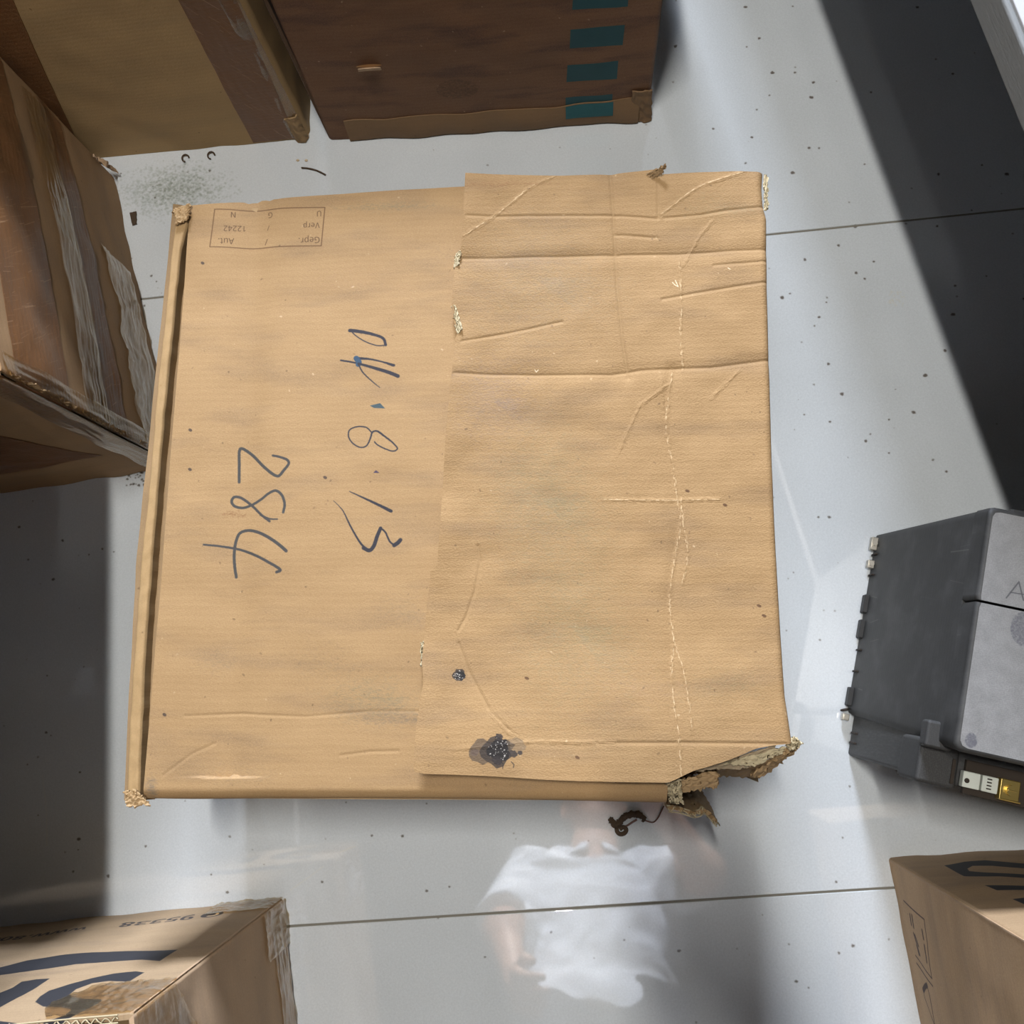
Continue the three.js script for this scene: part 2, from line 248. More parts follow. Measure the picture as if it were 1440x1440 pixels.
// a strip of tape laid on a carton wall: s0..s1 along the wall, y0..y1 up it (each may be a function), wrinkled
function tape(box, t, i, s0, s1, y0, y1, mat, label, o = {}) {
  const f = (q, w) => typeof q === 'function' ? q(w) : q, w0 = o.wrinkle ?? 0.0005, N = o.N ?? 40, K = o.K ?? 24, seed = o.seed ?? 1;
  return part(o.name ?? 'tape_strip', sheet((u, v) => {
    const sv = lerp(f(s0, v), f(s1, v), u), y = lerp(f(y0, u), f(y1, u), v) ;
    const wr = w0 * (0.6 * n3(sv * 30, y * 160, seed) + 0.6 * n3(sv * 110, y * 30, seed + 4)) + (o.ridge ? o.ridge(u, v) : 0);
    return box.surf(i, sv, y, (o.lift ?? 0.0009) + Math.max(-0.0004, wr));
  }, N, K, 0.00025, (u, v) => [lerp(f(s0, v), f(s1, v), u), lerp(f(y0, u), f(y1, u), v)]), mat, t, label);
}
function faceCanvas(L, h, k, rgb, seed, o) { const c = canvas(Math.round(L * k), Math.round(h * k)), ctx = c.getContext('2d'); paintCard(ctx, c.width, c.height, L, rgb, seed, o); return { c, ctx, k, P: (a) => pairs(a).map(([s, y]) => [s * k, c.height - y * k]) }; }
function poly(ctx, pts, fill) { ctx.fillStyle = fill; ctx.beginPath(); pts.forEach((p) => ctx.lineTo(...p)); ctx.closePath(); ctx.fill(); }
function line(ctx, pts, col, w) { ctx.strokeStyle = col; ctx.lineWidth = w; ctx.lineJoin = ctx.lineCap = 'round'; ctx.beginPath(); pts.forEach((p) => ctx.lineTo(...p)); ctx.stroke(); }
const printMat = (c) => new THREE.MeshStandardMaterial({ map: texture(c), bumpMap: genBT, bumpScale: 0.0006, roughness: 0.8 });

{ // the taped box at the left edge
  const t = thing('cardboard_box', 'cardboard box wrapped in bands of brown and clear packing tape, left edge', 'box', [-0.72, 0, -0.45]);
  const Q = [[-0.9243, -0.204], [-0.508, -0.26], [-0.628, -0.674], [-1.0443, -0.618]], h = 0.372;
  const b = carton(t, Q, h, { mat: M.cardTaped, seed: 2, bulge: 0.006, rough: 0.002, rc: 0.009, panels: [{ split: [0, 0.0042] }, { split: [0.0042, 0] }] });
  const L = b.frame(1).L, wob = (a, s, q) => (u) => a + 0.5 * s * n2(u * 2, q);
  tape(b, t, 1, -0.0, L - 0.002, wob(0.255, 0.004, 1), wob(0.347, 0.003, 2), M.brownTape, 'wide brown tape along the upper side', { seed: 3 });
  tape(b, t, 1, 0.002, L - 0.002, wob(0.135, 0.004, 3), wob(0.185, 0.003, 4), M.brownTape, 'narrow brown tape band', { seed: 5, wrinkle: 0.0008 });
  tape(b, t, 1, 0.003, L - 0.02, wob(0.178, 0.004, 5), wob(0.222, 0.005, 6), M.clearTape, 'wrinkled clear tape', { seed: 7, wrinkle: 0.0016, lift: 0.0018 });
  tape(b, t, 1, 0.002, L * 0.62, wob(0.022, 0.006, 7), (u) => 0.098 + 0.01 * n2(u * 5, 8), M.clearTape, 'loose shiny clear tape near the floor', { seed: 9, wrinkle: 0.0022, lift: 0.002 });
  tape(b, t, 1, 0.001, 0.026, 0.004, h - 0.004, M.clearTape, 'clear tape over the crushed corner', { seed: 12, wrinkle: 0.0015, lift: 0.0024 });
  const fl = b.frame(0).L;
  tape(b, t, 0, fl - 0.028, fl - 0.001, 0.004, h - 0.004, M.clearTape, 'clear tape over the crushed corner', { seed: 13, wrinkle: 0.0015, lift: 0.0024 });
  tape(b, t, 0, fl - 0.3, (v) => fl - 0.05 - 0.06 * v, 0.1, 0.27, M.brownTape, 'brown tape on the short side', { seed: 15 });
  // torn tongue of card standing off the far end, and the ragged edge of the crushed corner
  part('torn_tab', sheet((u, v) => { const [a0, b0, a1, b1, a2, b2, a3, b3] = [0.4713, 0.0607, 0.4931, 0.0118, 0.4099, 0.0458, 0.4257, 0.0616]; return b.surf(1, Math.min(L - 0.011, lerp(lerp(a0, a1, u), lerp(a3, a2, u), v)), lerp(lerp(b0, b1, u), lerp(b3, b2, u), v), 0.003 + 0.008 * u * u + 0.002 * n2(u * 3, v * 4)); }, 10, 14, 0.002, (u, v) => [u * 0.05, v * 0.1]), M.cardLight, t, 'torn tongue of pale card');
  for (let k = 0; k < 3; k++) part('torn_corner_edge', sheet((u, v) => { const y = lerp(0.01 + k * 0.12, 0.11 + k * 0.125, v); return b.surf(1, 0.004 + 0.004 * u + 0.0015 * n2(v * 14, k), y, 0.0015 + 0.0022 * Math.abs(n2(v * 22 + k, u * 3))); }, 5, 40, 0.0014, (u, v) => [u * 0.01, v * 0.1]), M.cardDirty, t, 'split card along the corner');
}
{ // plain box at the upper left
  const t = thing('cardboard_box', 'plain tan cardboard box with a brown tape strip, behind the taped box', 'box', [-0.566, 0, -0.9]);
  const Q = [[-0.78, -0.6905], [-0.353, -0.715], [-0.378, -1.15], [-0.805, -1.125]], h = 0.42;
  const b = carton(t, Q, h, { mat: M.cardPlain, seed: 4, bulge: 0.005, rc: 0.014 }), L = b.frame(0).L;
  const [s0, y0, s1, y1, s2, y2, s3, y3] = [0.3492, -0.0071, 0.409, -0.0064, 0.433, 0.2624, 0.3698, 0.2713];
  tape(b, t, 0, (v) => lerp(s0, s3, v * 1.0), (v) => lerp(s1, s2, v), 0.004, h - 0.004, M.brownTape, 'wide brown tape strip near the corner', { seed: 21, wrinkle: 0.0006 });
  const [sa, ya, sb, yb] = [0.1935, 0.2962, 0.1593, 0.1701];
  tape(b, t, 0, 0.0005, (v) => sb + (sa - sb) * ((v * h - yb) / (ya - yb)), 0.004, h - 0.004, M.brownTape, 'brown tape strip at the shaded end', { seed: 22 });
  tape(b, t, 0, L - 0.024, L - 0.001, 0.004, h - 0.004, M.clearTape, 'clear tape round the corner', { seed: 23, wrinkle: 0.001 });
  part('crushed_corner', sheet((u, v) => b.surf(0, L - 0.02 + 0.019 * u, 0.002 + 0.05 * v, 0.003 + 0.005 * Math.sin(u * 3) * (1 - v) + 0.0015 * n2(u * 3, v * 5)), 10, 16, 0.002, (u, v) => [u * 0.02, v * 0.05]), M.cardDirty, t);
}
{ // box with four teal bars
  const t = thing('cardboard_box', 'dark brown cardboard box printed with a column of teal bars', 'box', [-0.11, 0, -0.94]);
  const Q = [[-0.328, -0.711], [0.103, -0.726], [0.088, -1.16], [-0.369, -1.145]], h = 0.42, L = 0.43126;
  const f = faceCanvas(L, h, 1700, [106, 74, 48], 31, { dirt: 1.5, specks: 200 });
  for (const q of [[0.3316, 0.2522, 0.3914, 0.2497, 0.3917, 0.2144, 0.3299, 0.2181], [0.328, 0.1875, 0.39, 0.1851, 0.3893, 0.1501, 0.3269, 0.1536], [0.3241, 0.1231, 0.3855, 0.1224, 0.3853, 0.0873, 0.3228, 0.0892], [0.3215, 0.0576, 0.3811, 0.0578, 0.3814, 0.023, 0.3211, 0.0226]]) poly(f.ctx, f.P(q), '#17444a');
  { const [[x, y]] = f.P([0.0864, 0.1499]); f.ctx.fillStyle = '#c79a66'; f.ctx.beginPath(); f.ctx.ellipse(x, y, 26, 5, 0, 0, 7); f.ctx.fill(); }
  { const [[x, y]] = f.P([0.185, 0.0944]), r = rng(5); for (let k = 0; k < 900; k++) { const a = r() * 7, q = Math.sqrt(r()) * 34; f.ctx.fillStyle = 'rgba(70,48,26,0.13)'; f.ctx.fillRect(x + Math.cos(a) * q * 1.3, y + Math.sin(a) * q, 4, 4); } }
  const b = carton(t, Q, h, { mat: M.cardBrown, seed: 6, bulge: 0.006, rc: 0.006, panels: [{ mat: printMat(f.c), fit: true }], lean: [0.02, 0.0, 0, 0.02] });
  // the crushed bottom fold, paler, with its own teal patch, the torn corner and the split spot
  const fold = (u, v) => { const s = 0.03 + u * (L - 0.045); return b.surf(0, s, 0.003 + 0.04 * v + 0.004 * n2(s * 12, 3) * v, 0.0015 + 0.008 * Math.sin(Math.PI * (1 - v) * 0.6) * (0.6 + 0.4 * n2(s * 9, 5))); };
  part('bottom_fold', sheet(fold, 80, 8, 0.002, (u, v) => [u * L, v * 0.03]), M.cardFold, t, 'paler crushed fold along the bottom');
  { const [p0, , p1] = [0.3213, 0.0365, 0.3828, 0.0367]; part('printed_bar', sheet((u, v) => { const s = lerp(p0, p1, u), e = fold((s - 0.03) / (L - 0.045), 0.42 + 0.56 * v); return e.addScaledVector(b.frame(0).n, 0.0006); }, 14, 8, 0.0003, (u, v) => [u * 0.05, v * 0.03]), M.teal, t, 'teal bar running over the fold'); }
  part('crushed_corner', sheet((u, v) => b.surf(0, L - 0.025 + 0.024 * u, 0.002 + 0.06 * v, 0.004 + 0.005 * (1 - v) * u + 0.0016 * n2(u * 3 + 3, v * 4)), 12, 16, 0.002, (u, v) => [u * 0.02, v * 0.05]), M.cardFold, t);
  const [ts, ty] = [0.0864, 0.1499];
  part('torn_spot', sheet((u, v) => b.surf(0, ts - 0.014 + 0.028 * u, ty - 0.006 + 0.012 * v * (0.4 + 0.6 * Math.sin(u * 3.1)), 0.0025 + 0.005 * v * Math.sin(u * 3.1)), 14, 6, 0.0012, (u, v) => [u * 0.02, v * 0.01]), M.cardLight, t, 'small torn spot in the face');
}
function corrugated(name, t, fn, n, amp, mat) {              // the cut edge of corrugated card: two liners and the wave between them
  const g = [];
  for (const k of [-1, 1]) g.push(tube(Array.from({ length: 9 }, (_, i) => { const [p, s] = fn(i / 8); return p.clone().addScaledVector(s, k * amp * 1.2); }), 0.0007, 40, 5));
  g.push(tube(Array.from({ length: n * 4 + 1 }, (_, i) => { const [p, s] = fn(i / (n * 4)); return p.clone().addScaledVector(s, amp * Math.sin(i * Math.PI / 2) * (0.75 + 0.5 * n2(i * 0.37, n))).add(V(0, 0.0012 * n2(i * 0.61, n + 3), 0)); }), 0.0006, n * 10, 5));
  return part(name, merge(g), mat, t, 'cut edge showing the flutes');
}
{ // printed box at the lower left
  const t = thing('cardboard_box', 'tan cardboard box with bold black letters and a phone number, lower left', 'box', [-0.565, 0, 0.46]);
  const Q = [[-0.782, 0.7115], [-0.285, 0.658], [-0.349, 0.263], [-0.846, 0.3165]], h = 0.374, L = 0.49987;
  const f = faceCanvas(L, h, 1700, [156, 132, 101], 41, { dirt: 0.7 }), ink = '#26262a';
  poly(f.ctx, f.P([0.2173, 0.2028, 0.1989, 0.1881, 0.1695, 0.181, 0.1368, 0.1794, 0.105, 0.1845, 0.0666, 0.1895, 0.0432, 0.1939, 0.0445, 0.2301, 0.0661, 0.2208, 0.0945, 0.2194, 0.1331, 0.2166, 0.1615, 0.2233, 0.1991, 0.2314, 0.2151, 0.2491, 0.2457, 0.2244]), ink);
  poly(f.ctx, f.P([0.0442, 0.2623, 0.0545, 0.2578, 0.0728, 0.2617, 0.0891, 0.2691, 0.1033, 0.2798, 0.1152, 0.2936, 0.1149, 0.3074, 0.1107, 0.3217, 0.0953, 0.3359, 0.0836, 0.3401, 0.0648, 0.3481, 0.0619, 0.3542, 0.0609, 0.364, 0.0658, 0.371, 0.0765, 0.3753, 0.0927, 0.3735, 0.1148, 0.3638, 0.1322, 0.3537, 0.1099, 0.3798, 0.0832, 0.3861, 0.064, 0.3817, 0.0527, 0.3707, 0.0493, 0.3525, 0.0479, 0.3379, 0.0483, 0.3301, 0.052, 0.3266, 0.0695, 0.322, 0.0822, 0.316, 0.0888, 0.3075, 0.0901, 0.2948, 0.0818, 0.2829, 0.068, 0.2809, 0.0462, 0.287]), ink);
  poly(f.ctx, f.P([0.133, 0.2613, 0.1478, 0.2587, 0.1595, 0.2614, 0.1584, 0.2763, 0.1632, 0.2878, 0.1657, 0.3022, 0.1359, 0.348, 0.1368, 0.3292, 0.1363, 0.3072, 0.1333, 0.2831]), ink);
  const [a, b2] = f.P([0.0546, 0.0486, 0.1668, 0.0642]), [c, d] = f.P([0.2037, 0.066, 0.4154, 0.0955]);
  const row = (p, q, txt, hgt) => { f.ctx.save(); f.ctx.translate(p[0], p[1]); f.ctx.rotate(Math.atan2(q[1] - p[1], q[0] - p[0])); f.ctx.font = `bold ${hgt}px sans-serif`; f.ctx.textBaseline = 'middle'; f.ctx.fillStyle = '#3c3532'; const w = f.ctx.measureText(txt).width; f.ctx.scale(Math.hypot(q[0] - p[0], q[1] - p[1]) / w, 1); f.ctx.fillText(txt, 0, 0); f.ctx.restore(); };
  { const p = a, u = 34; f.ctx.fillStyle = '#3c3532'; f.ctx.beginPath(); f.ctx.arc(p[0] + u * 0.6, p[1], u * 0.62, 0, 7); f.ctx.fill(); f.ctx.strokeStyle = '#c9a97f'; f.ctx.lineWidth = 6; f.ctx.beginPath(); f.ctx.arc(p[0] + u * 0.6, p[1], u * 0.3, 2.2, 5.4); f.ctx.stroke(); }
  row([a[0] + 52, a[1] + (b2[1] - a[1]) * 0.2], b2, '95338', 54); row(c, d, 'www.800best.com', 42);
  const b = carton(t, Q, h, { mat: M.cardLight, seed: 8, bulge: 0.003, rc: 0.004, top: false, panels: [{}, {}, { mat: printMat(f.c), fit: true }] });
  const fl = b.frame(1).L;
  const [q0, , q1, , q2, , q3] = [0.3726, -0.0156, 0.3745, 0.044, 0.2614, -0.0056, 0.3066, 0.0433];
  tape(b, t, 1, 0.01, fl - 0.012, 0.004, 0.052, M.clearTape, 'crinkled clear tape along the floor', { seed: 41, wrinkle: 0.0018, lift: 0.0016 });
  tape(b, t, 1, fl - 0.05, fl - 0.001, 0.0, 0.075, M.clearTape, 'clear tape round the lower corner', { seed: 42, wrinkle: 0.002, lift: 0.003 });
  tape(b, t, 2, 0.001, 0.075, 0.0, 0.05, M.clearTape, 'clear tape round the lower corner', { seed: 43, wrinkle: 0.0015, lift: 0.002 });
  tape(b, t, 2, 0.001, (v) => 0.07 + 0.02 * Math.sin(v * 3), 0.29, h - 0.004, M.clearTape, 'clear tape at the upper corner', { seed: 44, wrinkle: 0.002, lift: 0.0016 });
  tape(b, t, 1, fl - 0.07, fl - 0.001, (u) => 0.30 - 0.05 * (1 - u), h - 0.004, M.clearTape, 'clear tape at the upper corner', { seed: 45, wrinkle: 0.0018, lift: 0.0016 });
  part('split_corner', sheet((u, v) => { const y = lerp(0.03, h - 0.003, v); return b.surf(2, 0.0012 + 0.003 * u, y, 0.0004 + 0.0016 * (1 - u) * (0.4 + 0.6 * Math.abs(n2(v * 40, 3)))); }, 4, 90, 0.001, (u, v) => [u * 0.01, v * h]), M.cardLight, t, 'worn pale edge of the split corner');
  const up = b.frame(2);
  corrugated('cut_edge', t, (u) => { const s = 0.012 + u * 0.47; return [b.surf(2, s, h + 0.0022 + 0.002 * n2(s * 24, 2), -0.002), up.n]; }, 60, 0.0024, M.torn);
  const sd = b.frame(1);
  corrugated('cut_edge', t, (u) => { const s = fl - 0.012 - u * 0.36; return [b.surf(1, s, h + 0.0022, -0.002), sd.n]; }, 46, 0.0024, M.torn);
  // short flaps folded down inside the open top
  for (const [i, s0, s1] of [[0, 0.02, 0.47], [3, 0.02, 0.37]]) part('inner_flap', sheet((u, v) => { const p = b.surf(i, lerp(s0, s1, u), h - 0.004 - 0.1 * v, -0.012 - 0.05 * v); return p; }, 16, 10, 0.004, (u, v) => [u * 0.4, v * 0.1]), M.cardLight, t);
}
{ // printed box at the lower right
  const t = thing('cardboard_box', 'tan cardboard box with black letters and small handling symbols at the lower right corner', 'box', [0.62, 0, 0.39]);
  const Q = [[0.402, 0.605], [0.902, 0.567], [0.85, 0.17], [0.35, 0.208]], h = 0.374, L1 = 0.50144, L2 = 0.40039, ink = '#26262a';
  const f = faceCanvas(L1, h, 1700, [152, 126, 94], 51, { dirt: 0.8 });
  poly(f.ctx, f.P([0.4608, 0.0575, 0.4364, 0.0492, 0.4152, 0.0509, 0.3846, 0.0732, 0.3598, 0.0998, 0.3719, 0.1239, 0.3956, 0.0968, 0.4181, 0.0746, 0.4358, 0.069, 0.4451, 0.0787, 0.4477, 0.0895, 0.4311, 0.1047, 0.4084, 0.1244, 0.3922, 0.138, 0.399, 0.152, 0.4148, 0.1382, 0.4337, 0.1233, 0.4609, 0.1101, 0.4611, 0.0751]), ink);
  poly(f.ctx, f.P([0.4606, 0.1582, 0.4282, 0.1673, 0.3868, 0.1788, 0.3968, 0.1983, 0.4363, 0.1848, 0.4573, 0.1774]), ink);
  poly(f.ctx, f.P([0.4584, 0.2111, 0.4485, 0.2111, 0.411, 0.226, 0.4308, 0.2644, 0.4472, 0.2511, 0.4569, 0.2292]), ink);
  const g = faceCanvas(L2, h, 1500, [178, 148, 113], 53, { dirt: 0.7 }), K = '#4a3830';
  const frame = (...q) => line(g.ctx, g.P(q), K, 2.2);
  for (const q of [[0.0399, 0.0278, 0.0446, 0.0878], [0.0446, 0.0878, 0.0559, 0.0839, 0.0797, 0.0797, 0.1047, 0.0787], [0.1047, 0.0787, 0.0965, 0.0297]]) line(g.ctx, g.P(q), K, 2.4);
  for (const q of [[0.0507, 0.0428, 0.0618, 0.0404], [0.0498, 0.05, 0.0627, 0.0474], [0.0704, 0.0421, 0.0901, 0.0493], [0.0711, 0.0462, 0.0806, 0.0513], [0.0824, 0.0445, 0.0907, 0.0455]]) line(g.ctx, g.P(q), K, 5);
  for (const q of [[0.0586, 0.0736, 0.082, 0.0717], [0.0836, 0.072, 0.0907, 0.0718]]) { g.ctx.setLineDash([14, 9]); line(g.ctx, g.P(q), K, 4); g.ctx.setLineDash([]); }
  for (const q of [[0.1297, 0.0363, 0.1377, 0.0364, 0.1473, 0.0475, 0.1577, 0.0553, 0.1664, 0.0579], [0.1186, 0.0549, 0.128, 0.0583, 0.141, 0.0585, 0.1556, 0.0565, 0.1664, 0.0579], [0.1049, 0.0276, 0.1131, 0.0753]]) line(g.ctx, g.P(q), K, 2.6);
  line(g.ctx, g.P([0.1297, 0.0363, 0.1231, 0.046, 0.1186, 0.0549]), K, 8);
  const b = carton(t, Q, h, { mat: M.cardLight, seed: 9, bulge: 0.003, rc: 0.004, panels: [{}, {}, { mat: printMat(f.c), fit: true }, { mat: printMat(g.c), fit: true }] });
  const e1 = b.frame(2).L;
  part('split_corner', sheet((u, v) => { const y = lerp(0.004, h - 0.003, v); return b.surf(3, 0.001 + 0.0022 * u, y, 0.0004 + 0.0012 * (1 - u) * (0.3 + 0.7 * Math.abs(n2(v * 36, 8)))); }, 4, 90, 0.001, (u, v) => [u * 0.01, v * h]), M.cardLight, t, 'worn pale edge of the split corner');
}
// ---------------------------------------------------------------- the big flat box in the middle
{
  const t = thing('cardboard_box', 'large tan cardboard box with a loose torn flap and handwritten numbers in the middle', 'box', [-0.1, 0, -0.17]);
  const O = t.position, H = 0.30, rel = (x, y, z) => V(x - O.x, y, z - O.z), add = (name, geo, mat, label, parent = t) => part(name, geo, mat, parent, label);
  // lid print: box of small type at the far left corner, two lines of marker numbers, dirt
  const LX = -0.41, LZ = -0.49, LS = 0.62, LK = 1536 / LS;
  const lidC = canvas(1536, 1536), lc = lidC.getContext('2d'); paintCard(lc, 1536, 1536, LS, CARD, 61, { dirt: 0.8, specks: 300 });
  const lidB = canvas(1536, 1536), lb = lidB.getContext('2d'); paintBump(lb, 1536, 1536, LS, 61, { flute: 1.6 });
  const lp = (a) => pairs(a).map(([x, z]) => [(x - LX) * LK, (z - LZ) * LK]);
  // marker strokes: a pen of the given width in millimetres whose pressure follows the list p
  const pen = (ctx, a, mm, p = [1, 1], col = '44,48,56', mmpx = LK / 1000) => {
    const pts = lp(a), cur = new THREE.CatmullRomCurve3(pts.map(([x, y]) => V(x, y, 0)), false, 'centripetal'), n = Math.ceil(cur.getLength() / 1.2), r = rng(pts.length);
    for (let i = 0; i <= n; i++) { const q = cur.getPointAt(i / n), k = i / n * (p.length - 1), w = lerp(p[Math.floor(k)], p[Math.min(p.length - 1, Math.floor(k) + 1)], k % 1); ctx.fillStyle = `rgba(${col},${0.5 + 0.3 * w})`; ctx.beginPath(); ctx.arc(q.x + r() * 0.5, q.y + r() * 0.5, mm * mmpx * w / 2, 0, 7); ctx.fill(); }
  };
  const g1 = '60,57,54', g2 = '40,38,44';
  pen(lc, [-0.3171, -0.1769, -0.3178, -0.1925, -0.3182, -0.2078, -0.3169, -0.2097, -0.3061, -0.2034, -0.2921, -0.1902, -0.2813, -0.1821, -0.2775, -0.1812, -0.273, -0.1861, -0.268, -0.1936, -0.2697, -0.1965, -0.2774, -0.1995, -0.2841, -0.2011], 2.6, [1, 1, 1, 1, 0.8], g1);
  pen(lc, [-0.2713, -0.1465, -0.2703, -0.154, -0.2739, -0.1634, -0.2797, -0.1673, -0.2853, -0.1655, -0.2945, -0.159, -0.3037, -0.1544, -0.313, -0.1523, -0.3207, -0.1543, -0.3232, -0.1584, -0.3211, -0.1626, -0.3154, -0.1621, -0.3037, -0.1544, -0.2919, -0.144, -0.2841, -0.1383], 2.4, [1, 1, 1, 0.9], g1);
  pen(lc, [-0.2938, -0.1446, -0.2842, -0.1407, -0.2767, -0.1401], 1.8, [1, 0.8], g1);
  pen(lc, [-0.267, -0.1103, -0.2737, -0.1159, -0.2834, -0.1225, -0.2949, -0.1282, -0.3063, -0.1305, -0.3137, -0.1284, -0.3171, -0.121, -0.3183, -0.108, -0.317, -0.0951, -0.3153, -0.0869], 2.6, [1.1, 1, 1], g1);
  pen(lc, [-0.3461, -0.117, -0.33, -0.1155, -0.3148, -0.113, -0.2995, -0.1079, -0.2842, -0.1004, -0.2718, -0.0924, -0.2754, -0.0908], 2.3, [0.8, 1, 1.1], g1);
  pen(lc, [-0.2141, -0.3229, -0.2054, -0.3217, -0.1919, -0.3184, -0.1812, -0.3137, -0.1786, -0.3071], 2.8, [1.2, 1.1, 0.9, 0.9], g2);
  pen(lc, [-0.1786, -0.3071, -0.1859, -0.3067, -0.1974, -0.3106, -0.2072, -0.3168, -0.2131, -0.3225], 1.1, [1, 1], g2);
  pen(lc, [-0.2218, -0.293, -0.2122, -0.2912, -0.2064, -0.2899], 1.7, [1, 1], g2);
  pen(lc, [-0.1705, -0.2867, -0.1816, -0.2905, -0.1951, -0.2937, -0.2046, -0.2945], 2.2, [1.2, 0.7, 0.8, 1.2], g2);
  pen(lc, [-0.2069, -0.2946, -0.2041, -0.291, -0.2045, -0.2886], 5.2, [1, 1], '44,66,86');
  pen(lc, [-0.2049, -0.2894, -0.2004, -0.2811, -0.1916, -0.2721, -0.1833, -0.2651], 1.2, [1.1, 1, 0.7], g2);
  pen(lc, [-0.2045, -0.2894, -0.191, -0.2852, -0.1757, -0.2801, -0.1661, -0.276], 2.9, [0.7, 1, 1.2], g2);
  poly(lc, lp([-0.1923, -0.2475, -0.1825, -0.2496, -0.1775, -0.2443, -0.1881, -0.2451]), 'rgba(40,62,74,0.85)');
  pen(lc, [-0.1903, -0.2219, -0.1951, -0.2264, -0.2046, -0.2273, -0.2111, -0.2242, -0.2119, -0.2184, -0.2079, -0.2117, -0.2003, -0.2073, -0.1947, -0.2084, -0.1911, -0.2152, -0.189, -0.2218, -0.1853, -0.2227, -0.178, -0.2178, -0.1685, -0.21, -0.165, -0.2052, -0.1683, -0.203, -0.1777, -0.2058, -0.1844, -0.2097, -0.1869, -0.2123], 1.25, [1, 1, 1, 1.4, 1, 1], g2);
  poly(lc, lp([-0.1872, -0.1825, -0.1847, -0.1849, -0.1813, -0.1823]), 'rgba(50,40,70,0.85)');
  pen(lc, [-0.2093, -0.1654, -0.197, -0.1596, -0.182, -0.1525, -0.1698, -0.1463], 2.2, [0.4, 0.9, 1.3], g2);
  pen(lc, [-0.224, -0.1568, -0.2153, -0.1477, -0.2074, -0.1328, -0.1977, -0.117, -0.192, -0.1111], 1.9, [0.35, 0.8, 1], g2);
  pen(lc, [-0.1948, -0.1124, -0.1892, -0.11, -0.1856, -0.1133, -0.1822, -0.1233, -0.1792, -0.1307], 3.4, [1, 1, 0.9], g2);
  pen(lc, [-0.1792, -0.1307, -0.1749, -0.1269, -0.1701, -0.1177, -0.1654, -0.1144], 1.6, [1, 1], g2);
  pen(lc, [-0.1664, -0.1144, -0.1631, -0.1167, -0.1606, -0.1194], 3.6, [1, 1], g2);
  { // the small printed form, its type standing the other way up
    const q = lp([-0.3544, -0.4537, -0.2428, -0.4511, -0.245, -0.4107, -0.3572, -0.4138]); lc.globalAlpha = 0.75; line(lc, [...q, q[0]], '#553a20', 2.6); lc.globalAlpha = 1;
    const word = (a, txt, s) => { const [[x, y]] = lp(a); lc.save(); lc.translate(x, y); lc.rotate(Math.PI - 0.03); lc.font = `${s}px sans-serif`; lc.textAlign = 'center'; lc.textBaseline = 'middle'; lc.fillStyle = 'rgba(78,54,32,0.95)'; lc.fillText(txt, 0, 0); lc.restore(); };
    word([-0.2573, -0.4171], 'Gepr.', 22); word([-0.3417, -0.42], 'Aut.', 22); word([-0.3015, -0.4186], '/', 22); word([-0.2557, -0.432], 'Verp', 20); word([-0.3338, -0.4333], '12242', 20); word([-0.3, -0.4328], '/', 18);
    word([-0.2483, -0.4445], 'U', 20); word([-0.2985, -0.4463], 'G', 20); word([-0.336, -0.4477], 'N', 20);
  }
  { // handling dirt with a grain: streaks along the flutes and smudges
    const r = rng(71); const speckle = (a, sx, sz, n, al, col = '96,84,74') => { const [[x, y]] = lp(a); for (let k = 0; k < n; k++) { const A = r() * 7, q = Math.sqrt(-Math.log(1 - 0.98 * r())) * 0.7; lc.fillStyle = `rgba(${col},${al})`; lc.fillRect(x + Math.cos(A) * q * sx * LK, y + Math.sin(A) * q * sz * LK, 2 + 7 * r(), 1.5 + r()); } };
    speckle([-0.1855, 0.0219], 0.045, 0.022, 2200, 0.07); speckle([-0.1594, 0.0405], 0.05, 0.008, 1100, 0.09); speckle([-0.2319, -0.0095], 0.03, 0.02, 800, 0.06); speckle([-0.1614, -0.054], 0.03, 0.02, 900, 0.06);
    speckle([-0.127, -0.3965], 0.05, 0.02, 1400, 0.05); speckle([-0.3308, -0.0096], 0.02, 0.012, 500, 0.06); speckle([-0.3056, 0.0905], 0.04, 0.01, 700, 0.06); speckle([-0.1839, -0.4504], 0.06, 0.006, 800, 0.07); speckle([-0.2239, -0.3703], 0.06, 0.02, 900, 0.03);
    speckle([-0.383, 0.1034], 0.006, 0.012, 300, 0.12); speckle([-0.3214, -0.1462], 0.01, 0.004, 60, 0.3, '120,84,50');
    for (const a of [[-0.3736, 0.0381], [-0.2326, -0.1788], [-0.3637, -0.189], [-0.3653, -0.2272], [-0.3634, -0.3968]]) { const [[x, y]] = lp(a); lc.fillStyle = 'rgba(60,48,40,0.8)'; lc.beginPath(); lc.ellipse(x, y, 5, 3.4, 0.5, 0, 7); lc.fill(); }
  }
  const crease = (ctx, pts, mm, deep, k) => { for (const [w, al, off] of [[2.6, 0.16, 0], [1.6, 0.22, 0], [0.9, 0.3, 0]]) line(ctx, pts.map(([x, y]) => [x + off, y + off]), `rgba(${deep ? '40,40,40' : '235,235,235'},${al})`, w * mm * k); };
  for (const a of [[-0.3543, 0.0393, -0.3019, 0.0372, -0.2431, 0.0395, -0.1852, 0.0344, -0.1404, 0.0343], [-0.2097, 0.0727, -0.1843, 0.0695, -0.1588, 0.0687], [-0.3708, 0.091, -0.3457, 0.0723, -0.3266, 0.0635]]) crease(lb, lp(a), 1.6, true, LK / 1000);
  const lidMat = new THREE.MeshStandardMaterial({ map: texture(lidC), bumpMap: texture(lidB, false), bumpScale: 0.0016, roughness: 0.82 });
  const lidUV = (u, v, p) => [(p.x + O.x - LX) / LS, 1 - (p.z + O.z - LZ) / LS];
